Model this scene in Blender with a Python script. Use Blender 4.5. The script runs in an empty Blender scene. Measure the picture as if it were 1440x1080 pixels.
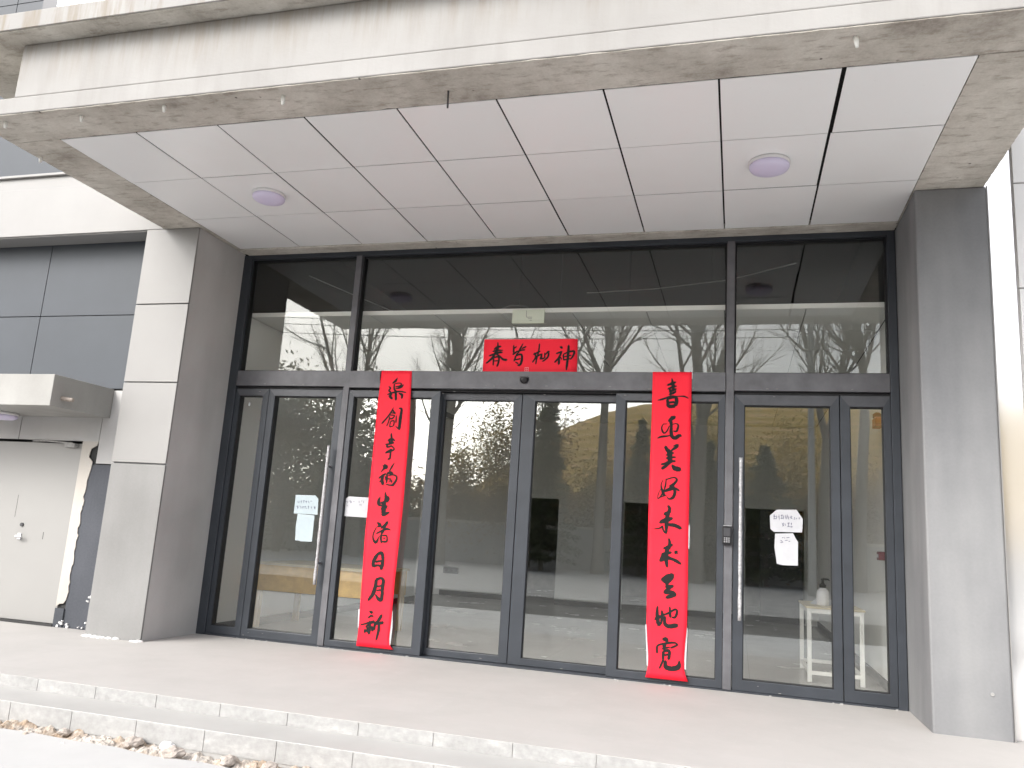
import bpy, bmesh, math, random
from mathutils import Vector, Matrix
sc = bpy.context.scene
S = 1.36          # plan units -> metres
R = math.radians
# ---------------------------------------------------------------- camera, sky, sun
cam_d = bpy.data.cameras.new('camera'); cam = bpy.data.objects.new('camera', cam_d)
sc.collection.objects.link(cam); sc.camera = cam
cam_d.sensor_width = 36; cam_d.lens = 1125.715 / 1440 * 36
cam_d.clip_start = .05; cam_d.clip_end = 2000
rx = (0.9622845, 0.2649141, 0.0618796); ry = (0.0087144, 0.1973274, -0.9802989); rz = (-0.2719055, 0.9438657, 0.1875766)
cam.matrix_world = Matrix(((rx[0], -ry[0], -rz[0], 3.90133 * S), (rx[1], -ry[1], -rz[1], -6.04516 * S),
                           (rx[2], -ry[2], -rz[2], .95386 * S), (0, 0, 0, 1)))
SUN_AZ, SUN_EL = R(210), R(36)       # azimuth clockwise from +Y: behind the camera, to the left
world = bpy.data.worlds.new('World'); sc.world = world; world.use_nodes = True
wn = world.node_tree; bg = wn.nodes['Background']
sky = wn.nodes.new('ShaderNodeTexSky'); sky.sky_type = 'NISHITA'; sky.sun_disc = False
sky.sun_elevation = SUN_EL; sky.sun_rotation = SUN_AZ
sky.air_density = 1.0; sky.dust_density = 3.2; sky.ozone_density = 1.0
hs = wn.nodes.new('ShaderNodeHueSaturation'); hs.inputs['Saturation'].default_value = .3
wn.links.new(sky.outputs[0], hs.inputs['Color']); wn.links.new(hs.outputs[0], bg.inputs['Color'])
bg.inputs['Strength'].default_value = .15
sl = bpy.data.lights.new('sun', 'SUN'); sl.energy = .55; sl.angle = R(22); sl.color = (1, .97, .92)
so = bpy.data.objects.new('sun', sl); sc.collection.objects.link(so)
sd = Vector((math.sin(SUN_AZ) * math.cos(SUN_EL), math.cos(SUN_AZ) * math.cos(SUN_EL), math.sin(SUN_EL)))
so.rotation_euler = (-sd).to_track_quat('-Z', 'Y').to_euler(); so.location = sd * 60
vs = sc.view_settings; vs.view_transform = 'Standard'; vs.look = 'None'; vs.exposure = 1.6; vs.gamma = 1; vs.use_curve_mapping = False
cy = sc.cycles
cy.max_bounces = 9; cy.diffuse_bounces = 5; cy.glossy_bounces = 5; cy.transmission_bounces = 6; cy.transparent_max_bounces = 24
cy.caustics_reflective = False; cy.caustics_refractive = False; cy.use_denoising = True
rng = random.Random(7)

# ---------------------------------------------------------------- helpers
class MB:
    """collects shapes in plan units, builds one mesh object"""
    def __init__(s): s.v = []; s.f = []; s.mi = []
    def face(s, pts, m=0):
        n = len(s.v); s.v += [tuple(p) for p in pts]; s.f.append(tuple(range(n, n + len(pts)))); s.mi.append(m)
    def box(s, x0, y0, z0, x1, y1, z1, m=0):
        n = len(s.v)
        s.v += [(x0, y0, z0), (x1, y0, z0), (x1, y1, z0), (x0, y1, z0), (x0, y0, z1), (x1, y0, z1), (x1, y1, z1), (x0, y1, z1)]
        for q in ((0, 3, 2, 1), (4, 5, 6, 7), (0, 1, 5, 4), (1, 2, 6, 5), (2, 3, 7, 6), (3, 0, 4, 7)):
            s.f.append(tuple(n + i for i in q)); s.mi.append(m)
        return s
    def prism_y(s, pts, y0, y1, m=0):
        """outline of (x, z), extruded along y"""
        n = len(s.v); k = len(pts)
        s.v += [(x, y0, z) for x, z in pts] + [(x, y1, z) for x, z in pts]
        s.f.append(tuple(range(n, n + k))); s.mi.append(m)
        s.f.append(tuple(range(n + 2 * k - 1, n + k - 1, -1))); s.mi.append(m)
        for i in range(k):
            j = (i + 1) % k
            s.f.append((n + i, n + k + i, n + k + j, n + j)); s.mi.append(m)
        return s
    def tube(s, path, rad, sides=8, cap=True, m=0):
        n = len(s.v); prev = None; k = len(path)
        rad = rad if isinstance(rad, (list, tuple)) else [rad] * k
        for i, p in enumerate(path):
            p = Vector(p)
            d = (Vector(path[min(i + 1, k - 1)]) - Vector(path[max(i - 1, 0)])).normalized()
            if prev is None:
                a = d.orthogonal().normalized()
            else:
                a = (prev - d * prev.dot(d)).normalized()
            prev = a; b = d.cross(a)
            for j in range(sides):
                t = 2 * math.pi * j / sides
                s.v.append(tuple(p + (a * math.cos(t) + b * math.sin(t)) * rad[i]))
        for i in range(k - 1):
            for j in range(sides):
                a0 = n + i * sides + j; a1 = n + i * sides + (j + 1) % sides
                s.f.append((a0, a1, a1 + sides, a0 + sides)); s.mi.append(m)
        if cap:
            s.f.append(tuple(n + j for j in range(sides - 1, -1, -1))); s.mi.append(m)
            s.f.append(tuple(n + (k - 1) * sides + j for j in range(sides))); s.mi.append(m)
        return s
    def lathe(s, prof, c, sides=24, m=0, axis='z'):
        """profile of (radius, height)"""
        n = len(s.v)
        for r_, h in prof:
            for j in range(sides):
                t = 2 * math.pi * j / sides
                s.v.append((c[0] + r_ * math.cos(t), c[1] + r_ * math.sin(t), c[2] + h))
        for i in range(len(prof) - 1):
            for j in range(sides):
                a0 = n + i * sides + j; a1 = n + i * sides + (j + 1) % sides
                s.f.append((a0, a1, a1 + sides, a0 + sides)); s.mi.append(m)
        s.f.append(tuple(n + j for j in range(sides - 1, -1, -1))); s.mi.append(m)
        s.f.append(tuple(n + (len(prof) - 1) * sides + j for j in range(sides))); s.mi.append(m)
        return s
    def ring(s, o, i, y0, y1, m=0):
        """rectangular frame: outer (x0, z0, x1, z1), opening i"""
        n = len(s.v)
        for y in (y0, y1):
            for a in (o, i): s.v += [(a[0], y, a[1]), (a[2], y, a[1]), (a[2], y, a[3]), (a[0], y, a[3])]
        for k in range(4):
            q = (k + 1) % 4
            for f in ((k, q, 4 + q, 4 + k), (8 + k, 12 + k, 12 + q, 8 + q), (k, 8 + k, 8 + q, q), (4 + k, 4 + q, 12 + q, 12 + k)):
                s.f.append(tuple(n + e for e in f)); s.mi.append(1 if (m and k == 2) else 0)
        return s
    def build(s, name, mats, parent=None, bevel=0, smooth=False, fixn=True):
        me = bpy.data.meshes.new(name)
        o = origin(parent)
        me.from_pydata([(x * S - o.x, y * S - o.y, z * S - o.z) for x, y, z in s.v], [], s.f)
        mats = mats if isinstance(mats, (list, tuple)) else [mats]
        for m in mats: me.materials.append(m)
        if len(mats) > 1: me.polygons.foreach_set('material_index', s.mi)
        if fixn:
            bm = bmesh.new(); bm.from_mesh(me); bmesh.ops.recalc_face_normals(bm, faces=bm.faces); bm.to_mesh(me); bm.free()
        if smooth: me.polygons.foreach_set('use_smooth', [True] * len(me.polygons))
        ob = bpy.data.objects.new(name, me); sc.collection.objects.link(ob)
        if parent: ob.parent = parent
        if bevel:
            b = ob.modifiers.new('bevel', 'BEVEL'); b.width = bevel; b.segments = 2; b.limit_method = 'ANGLE'; b.angle_limit = R(40)
        return ob
def origin(o):
    p = Vector((0, 0, 0))
    while o is not None:
        p = p + o.location; o = o.parent
    return p
def tag(o, label=None, cat=None, group=None, kind=None):
    for k, v in (('label', label), ('category', cat), ('group', group), ('kind', kind)):
        if v: o[k] = v
    return o
def thing(name, label, cat, loc=(0, 0, 0), group=None):
    o = bpy.data.objects.new(name, None); sc.collection.objects.link(o)
    o.location = Vector(loc) * S; o.empty_display_size = .1
    return tag(o, label, cat, group)
def box(name, mat, parent, *c, bevel=0, label=None):
    o = MB().box(*c).build(name, mat, parent, bevel)
    if label: o['label'] = label
    return o
def dup(root, loc=None, label=None):
    r = root.copy(); sc.collection.objects.link(r)
    if loc is not None: r.location = Vector(loc) * S
    if label: r['label'] = label
    for ch in list(root.children):
        c = ch.copy(); sc.collection.objects.link(c); c.parent = r
        for g in list(ch.children):
            d = g.copy(); sc.collection.objects.link(d); d.parent = c
    return r

# ---------------------------------------------------------------- materials
class N:
    def __init__(s, name):
        s.m = bpy.data.materials.new(name); s.m.use_nodes = True; s.t = s.m.node_tree
        s.p = s.t.nodes['Principled BSDF']; s._co = None
    def n(s, typ, **kw):
        x = s.t.nodes.new(typ)
        for k, v in kw.items():
            if k.startswith('_'): setattr(x, k[1:], v)
            else: x.inputs[k.replace('__', ' ')].default_value = v
        return x
    def l(s, a, b): s.t.links.new(a, b)
    def co(s):
        if not s._co: s._co = s.n('ShaderNodeTexCoord').outputs['Object']
        return s._co
    def noise(s, scale, detail=4, rough=.6, stretch=None, off=0):
        v = s.co()
        if stretch or off:
            mp = s.n('ShaderNodeMapping'); mp.inputs['Scale'].default_value = stretch or (1, 1, 1); mp.inputs['Location'].default_value = (off, off * .7, off * .3)
            s.l(v, mp.inputs[0]); v = mp.outputs[0]
        x = s.n('ShaderNodeTexNoise', Scale=scale, Detail=detail, Roughness=rough); s.l(v, x.inputs['Vector'])
        return x.outputs['Fac']
    def ramp(s, f, stops):
        r = s.n('ShaderNodeValToRGB'); e = r.color_ramp.elements
        e[0].position, e[0].color = stops[0][0], (*stops[0][1], 1)
        e[1].position, e[1].color = stops[-1][0], (*stops[-1][1], 1)
        for p, c in stops[1:-1]:
            k = e.new(p); k.color = (*c, 1)
        s.l(f, r.inputs[0]); return r.outputs[0]
    def mix(s, f, a, b, mode='MIX'):
        x = s.n('ShaderNodeMix', _data_type='RGBA', _blend_type=mode)
        for i, v in ((0, f), (6, a), (7, b)):
            if isinstance(v, (int, float)): x.inputs[i].default_value = v
            elif isinstance(v, tuple): x.inputs[i].default_value = (*v, 1)
            else: s.l(v, x.inputs[i])
        return x.outputs[2]
    def bump(s, f, strength=.2, dist=.01):
        b = s.n('ShaderNodeBump', Strength=strength, Distance=dist); s.l(f, b.inputs['Height']); s.l(b.outputs[0], s.p.inputs['Normal']); return b
    def fin(s, col, rough=.6, metal=0, spec=.5):
        if isinstance(col, tuple): s.p.inputs['Base Color'].default_value = (*col, 1)
        else: s.l(col, s.p.inputs['Base Color'])
        if isinstance(rough, (int, float)): s.p.inputs['Roughness'].default_value = rough
        else: s.l(rough, s.p.inputs['Roughness'])
        s.p.inputs['Metallic'].default_value = metal; s.p.inputs['Specular IOR Level'].default_value = spec
        return s.m
def g(v): return (v, v, v)
def simple(name, col, rough=.5, metal=0, var=.12, scale=6, bump=.0):
    a = N(name); f = a.noise(scale, 5)
    lo = tuple(c * (1 - var) for c in col); hi = tuple(min(1, c * (1 + var)) for c in col)
    c = a.ramp(f, [(.3, lo), (.7, hi)])
    if bump: a.bump(a.noise(scale * 12, 4), bump, .004)
    return a.fin(c, rough, metal)

def concrete_raw():
    a = N('raw_concrete')
    big = a.noise(1.7, 6, .68); grain = a.noise(5, 6, .7, (1, 3.5, 3.5), 3); fine = a.noise(60, 3)
    c = a.ramp(big, [(.30, (.28, .25, .215)), (.43, (.46, .43, .38)), (.60, (.60, .57, .515)), (.75, (.70, .675, .62))])
    c = a.mix(a.ramp(grain, [(.52, g(0)), (.66, g(.55))]), c, (.21, .175, .135))
    c = a.mix(.12, c, a.ramp(fine, [(.3, g(.1)), (.7, g(.6))]))
    vo = a.n('ShaderNodeTexVoronoi', Scale=7.0, Randomness=1.0); a.l(a.co(), vo.inputs['Vector'])
    holes = a.ramp(vo.outputs['Distance'], [(.05, g(1)), (.1, g(0))])
    gate = a.ramp(a.noise(2.2, 2, .5, None, 9), [(.52, g(0)), (.6, g(1))])
    hg = a.mix(1.0, holes, gate, 'MULTIPLY')
    c = a.mix(hg, c, (.07, .06, .05))
    a.bump(a.mix(.5, grain, fine), .5, .01)
    return a.fin(c, .9, spec=.2)
def fascia_paint():
    a = N('weathered_white_fascia')
    st = a.noise(4.5, 5, .65, (1, 1, .12)); big = a.noise(.9, 4); fine = a.noise(30, 4)
    sep = a.n('ShaderNodeSeparateXYZ'); a.l(a.co(), sep.inputs[0])
    c = a.ramp(big, [(.3, (.298, .291, .282)), (.7, (.352, .346, .337))])
    c = a.mix(a.ramp(st, [(.48, g(0)), (.75, g(.5))]), c, (.26, .25, .235))
    # run-down marks start under the ledge
    top = a.n('ShaderNodeMapRange'); top.inputs[1].default_value = 3.5 * S; top.inputs[2].default_value = 3.83 * S; a.l(sep.outputs[2], top.inputs[0])
    st2 = a.noise(7, 5, .7, (1, 1, .1), 4)
    k = a.mix(1.0, a.ramp(st2, [(.46, g(0)), (.7, g(.9))]), top.outputs[0], 'MULTIPLY')
    c = a.mix(k, c, (.235, .20, .155))
    vo = a.n('ShaderNodeTexVoronoi', Scale=3.2); a.l(a.co(), vo.inputs['Vector'])
    chips = a.mix(1.0, a.ramp(vo.outputs['Distance'], [(.045, g(1)), (.07, g(0))]), a.ramp(a.noise(1.6, 2, .5, None, 5), [(.54, g(0)), (.58, g(1))]), 'MULTIPLY')
    c = a.mix(chips, c, (.2, .18, .15))
    a.bump(fine, .25, .006)
    return a.fin(c, .75, spec=.25)
def plaster(name, lo, hi, streak=.35):
    a = N(name)
    big = a.noise(1.1, 3, .5); st = a.noise(3.4, 3, .5, (1, 1, .16), 2); fine = a.noise(45, 4)
    c = a.ramp(a.mix(streak, big, st), [(.33, lo), (.66, hi)])
    c = a.mix(.018, c, a.ramp(fine, [(.3, g(.05)), (.7, g(.8))]))
    a.bump(a.mix(.75, fine, a.noise(3, 3)), .10, .004)
    return a.fin(c, .78, spec=.3)
def tile_floor(name, lo, hi, rough, sx, sy, offx=0, line=(.5, .48, .45), bumpk=.03, grit=.3):
    a = N(name)
    mp = a.n('ShaderNodeMapping'); mp.inputs['Location'].default_value = (offx, 0, 0); a.l(a.co(), mp.inputs[0])
    br = a.n('ShaderNodeTexBrick', Scale=1.0); br.offset = 0; br.squash = 1
    br.inputs['Brick Width'].default_value = sx; br.inputs['Row Height'].default_value = sy
    br.inputs['Mortar Size'].default_value = .0022; br.inputs['Mortar Smooth'].default_value = .3; br.inputs['Bias'].default_value = 0
    br.inputs['Color1'].default_value = (*lo, 1); br.inputs['Color2'].default_value = (*hi, 1); br.inputs['Mortar'].default_value = (*line, 1)
    a.l(mp.outputs[0], br.inputs['Vector'])
    d = a.noise(1.1, 6, .65); d2 = a.noise(14, 5, .7, None, 3)
    c = a.mix(a.ramp(d, [(.42, g(0)), (.72, g(.45))]), br.outputs[0], tuple(x * .82 for x in lo))
    c = a.mix(a.ramp(d2, [(.58, g(0)), (.8, g(grit))]), c, tuple(min(1, x * 1.2) for x in hi))
    a.bump(d2, bumpk, .004)
    return a.fin(c, a.ramp(d, [(.3, g(rough)), (.8, g(rough + .18))]))
def glass(name, F0=.045, tint=(.985, .99, .985)):
    m = bpy.data.materials.new(name); m.use_nodes = True; t = m.node_tree; t.nodes.clear()
    out = t.nodes.new('ShaderNodeOutputMaterial'); mx = t.nodes.new('ShaderNodeMixShader')
    tr = t.nodes.new('ShaderNodeBsdfTransparent'); tr.inputs[0].default_value = (*tint, 1)
    gl = t.nodes.new('ShaderNodeBsdfGlossy'); gl.inputs['Roughness'].default_value = 0.0; gl.inputs[0].default_value = (.98, 1, .98, 1)
    ge = t.nodes.new('ShaderNodeNewGeometry'); dt = t.nodes.new('ShaderNodeVectorMath'); dt.operation = 'DOT_PRODUCT'
    t.links.new(ge.outputs['Normal'], dt.inputs[0]); t.links.new(ge.outputs['Incoming'], dt.inputs[1])
    def math_(op, a, b=None):
        x = t.nodes.new('ShaderNodeMath'); x.operation = op
        for i, v in enumerate((a, b)):
            if v is None: continue
            if isinstance(v, (int, float)): x.inputs[i].default_value = v
            else: t.links.new(v, x.inputs[i])
        return x.outputs[0]
    c = math_('ABSOLUTE', dt.outputs['Value']); c = math_('SUBTRACT', 1.0, c); c = math_('POWER', c, 5.0)
    c = math_('MULTIPLY', c, 1 - F0); c = math_('ADD', c, F0)
    t.links.new(c, mx.inputs[0]); t.links.new(tr.outputs[0], mx.inputs[1]); t.links.new(gl.outputs[0], mx.inputs[2]); t.links.new(mx.outputs[0], out.inputs[0])
    return m

M = {}
M['concrete'] = concrete_raw()
M['fascia'] = fascia_paint()
M['plaster_dark'] = plaster('dark_grey_render', (.40, .395, .39), (.52, .512, .505))
M['plaster_mid'] = plaster('grey_render', (.165, .168, .176), (.265, .266, .268), .5)
M['plaster_light'] = plaster('pale_grey_render', (.185, .183, .178), (.25, .248, .243))
M['hood'] = plaster('pale_concrete_hood', (.27, .265, .25), (.38, .375, .36))
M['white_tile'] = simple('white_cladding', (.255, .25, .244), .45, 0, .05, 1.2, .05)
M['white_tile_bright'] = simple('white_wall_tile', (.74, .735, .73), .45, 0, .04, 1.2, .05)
M['grey_panel'] = simple('grey_cladding', (.048, .056, .068), .6, 0, .10, 1.0, .04)
M['dark_strip'] = plaster('dark_blue_grey_paint', (.045, .05, .06), (.085, .09, .105))
M['cream_plaster'] = plaster('bare_cream_plaster', (.42, .39, .35), (.55, .52, .48))
M['joint'] = simple('dark_joint', (.03, .03, .03), .8)
def soffit_mat():
    a = N('white_metal_ceiling_panel'); oi = a.n('ShaderNodeObjectInfo')
    c = a.ramp(oi.outputs['Random'], [(0, (.82, .828, .83)), (1, (.885, .892, .895))])
    f = a.noise(.8, 3, .5); c = a.mix(a.ramp(f, [(.5, g(0)), (.8, g(.35))]), c, (.74, .735, .71))
    f2 = a.noise(25, 4, .6); c = a.mix(a.ramp(f2, [(.66, g(0)), (.8, g(.18))]), c, (.55, .54, .52))
    a.bump(a.noise(1.6, 2), .05, .01)
    return a.fin(c, .34)
M['soffit'] = soffit_mat()
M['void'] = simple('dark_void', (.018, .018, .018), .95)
M['platform'] = tile_floor('terrace_tile', (.405, .389, .372), (.418, .402, .386), .72, .816, .816, .1, (.40, .385, .375))
def riser_mat():
    a = N('tile_edge_with_mortar_smears'); f = a.noise(5, 6, .7, (1, 1, 2.5)); f2 = a.noise(22, 4)
    c = a.ramp(f, [(.35, (.31, .308, .30)), (.55, (.355, .352, .345)), (.66, (.42, .415, .405)), (.85, (.50, .495, .485))])
    c = a.mix(.1, c, a.ramp(f2, [(.3, g(.1)), (.7, g(.8))])); a.bump(f, .3, .01)
    return a.fin(c, .8, spec=.25)
M['riser'] = riser_mat()
M['tread'] = simple('pale_step_tile', (.39, .383, .37), .55, 0, .06, 2, .08)
M['forecourt'] = simple('pale_concrete_forecourt', (.46, .458, .452), .8, 0, .06, 1.5, .15)
M['asphalt'] = simple('worn_yard_paving', (.33, .325, .315), .85, 0, .2, 2, .3)
M['road'] = simple('dark_asphalt', (.055, .053, .05), .88, 0, .2, 3, .3)
M['soil'] = simple('dry_winter_ground', (.16, .13, .085), .95, 0, .3, .5, .4)
M['frame'] = simple('charcoal_aluminium', (.040, .046, .056), .42, .15, .15, 3, .02)
M['frame_dusty'] = simple('dusty_charcoal_aluminium', (.115, .115, .125), .5, .1, .22, 5, .04)
M['frame_rail'] = simple('dull_charcoal_aluminium', (.068, .071, .08), .45, .15, .2, 5, .03)
M['gasket'] = simple('black_gasket', (.008, .008, .01), .6)
M['glass'] = glass('coated_window_glass')
M['door_glass'] = glass('reflective_door_glass', .125)
M['winglass'] = glass('upstairs_window_glass', .3, (.5, .6, .62))
M['steel'] = simple('brushed_steel', (.62, .62, .64), .32, 1, .1, 30)
M['wrap'] = simple('torn_white_film', (.44, .44, .45), .35, .3, .35, 45, .3)
M['door_white'] = simple('off_white_steel_door', (.285, .28, .27), .45, 0, .03, 1)
M['plaster_white'] = simple('white_plaster_crumbs', (.75, .745, .73), .9, 0, .1, 25, .5)
M['inner_wall'] = simple('lobby_white_wall', (.86, .86, .84), .7, 0, .03, 1)
M['back_wall'] = simple('lobby_back_wall', (.78, .78, .76), .7, 0, .04, 1)
M['ceil'] = simple('lobby_ceiling_panel', (.60, .61, .58), .5, 0, .03, 1)
M['lobby_floor'] = tile_floor('lobby_floor_tile', (.46, .455, .44), (.50, .495, .48), .16, 1.09, 1.09, 0, (.28, .27, .26), .0, .0)
M['skirting'] = simple('dark_skirting', (.03, .028, .027), .5)
M['dark_door'] = simple('dark_door', (.03, .03, .035), .4)
M['corridor'] = simple('corridor_wall', (.50, .48, .45), .8)
M['lamp_dome'] = simple('lavender_lamp_diffuser', (.68, .63, .82), .35, 0, .03, 2)
M['lamp_base'] = simple('white_plastic', (.72, .71, .72), .4, 0, .03, 4)
M['black_plastic'] = simple('black_plastic', (.012, .012, .014), .3)
M['dark_plastic'] = simple('grey_plastic', (.05, .05, .055), .35)
M['red_plastic'] = simple('dark_red_plastic', (.16, .015, .02), .4)
M['orange_plastic'] = simple('orange_red_plastic', (.45, .09, .03), .4)
M['sign_green'] = simple('unlit_pale_green_sign', (.66, .70, .58), .4, 0, .03, 5)
M['tabletop'] = simple('yellow_wood', (.66, .43, .15), .5, 0, .12, 9)
M['tabletop2'] = simple('pale_wood_board', (.55, .47, .30), .5, 0, .1, 9)
M['leg_wood'] = simple('pale_wood', (.55, .42, .25), .6, 0, .12, 9)
M['white_metal'] = simple('white_painted_metal', (.75, .75, .72), .4, 0, .03, 4)
M['bottle'] = simple('translucent_white_bottle', (.78, .78, .80), .3, 0, .04, 8)
M['ink'] = simple('brush_ink', (.006, .005, .005), .85, 0, .3, 90)
def red_paper():
    a = N('red_couplet_paper'); f = a.noise(3, 4); f2 = a.noise(120, 3, .6, (1, 1, 1))
    c = a.ramp(f, [(.3, (.86, .012, .034)), (.7, (.93, .017, .042))]); a.bump(a.mix(.5, f, f2), .15, .004)
    return a.fin(c, .6, spec=.3)
M['red'] = red_paper()
M['paper'] = simple('white_paper', (.50, .505, .53), .7, 0, .04, 14, .2)
M['paper_blue'] = simple('bluish_white_paper', (.40, .47, .50), .7, 0, .05, 14, .2)
M['pen'] = simple('grey_pen_ink', (.10, .10, .16), .7)
M['seal'] = simple('pink_seal', (.85, .22, .25), .6)
M['bark'] = simple('grey_bark', (.20, .18, .15), .9, 0, .3, 6, .4)
M['twig'] = simple('twig_bark', (.22, .19, .15), .9, 0, .2, 4)
M['coping'] = simple('pale_coping', (.62, .58, .50), .8, 0, .15, 3)
M['yardwall'] = simple('grey_yard_wall', (.40, .395, .38), .85, 0, .12, 1.5)
M['rail_red'] = simple('faded_red_band', (.42, .12, .07), .6)
M['mirror_panel'] = simple('polished_pale_panel', (.86, .85, .84), .12, .65, .02, 1)
M['window_dark'] = simple('dark_window_frame', (.04, .042, .05), .4)
M['crumb'] = simple('grey_mortar_crumb', (.36, .355, .345), .95, 0, .2, 30)
M['rusty'] = simple('dull_plastic_pipe', (.30, .255, .22), .5, 0, .25, 20)
M['rubble'] = None
def rubble_mat():
    a = N('crumbled_mortar'); f = a.noise(9, 6, .7); f2 = a.noise(3, 3, .5, None, 4)
    c = a.ramp(f, [(.3, (.16, .12, .09)), (.45, (.33, .25, .18)), (.6, (.46, .40, .34)), (.75, (.62, .60, .56))])
    c = a.mix(a.ramp(f2, [(.45, g(0)), (.6, g(.5))]), c, (.55, .54, .52)); a.bump(f, .8, .02)
    return a.fin(c, .95, spec=.2)
M['rubble'] = rubble_mat()
M['stone'] = simple('rubble_stone', (.42, .37, .33), .9, 0, .25, 12, .6)
def leaf_mat(name, cols, rough=.7):
    a = N(name); ge = a.n('ShaderNodeNewGeometry'); c = a.ramp(ge.outputs['Random Per Island'], [(i / max(1, len(cols) - 1), k) for i, k in enumerate(cols)])
    a.fin(c, rough, spec=.2)
    tl = a.n('ShaderNodeBsdfTranslucent'); a.l(c, tl.inputs['Color'])
    mx = a.n('ShaderNodeMixShader'); mx.inputs[0].default_value = .5
    out = a.t.nodes['Material Output']; a.l(a.p.outputs[0], mx.inputs[1]); a.l(tl.outputs[0], mx.inputs[2]); a.l(mx.outputs[0], out.inputs['Surface'])
    return a.m
M['needles'] = leaf_mat('dark_needles', [(.04, .055, .03), (.085, .105, .055), (.15, .165, .09)])
M['evergreen'] = leaf_mat('olive_evergreen_leaves', [(.055, .065, .032), (.09, .10, .052), (.14, .145, .085)])
M['ochre'] = leaf_mat('ochre_winter_shrub', [(.26, .17, .045), (.40, .28, .08), (.30, .26, .10), (.18, .15, .07)])
M['brownleaf'] = leaf_mat('brown_winter_shrub', [(.17, .11, .055), (.27, .18, .09), (.34, .24, .13)])
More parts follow.
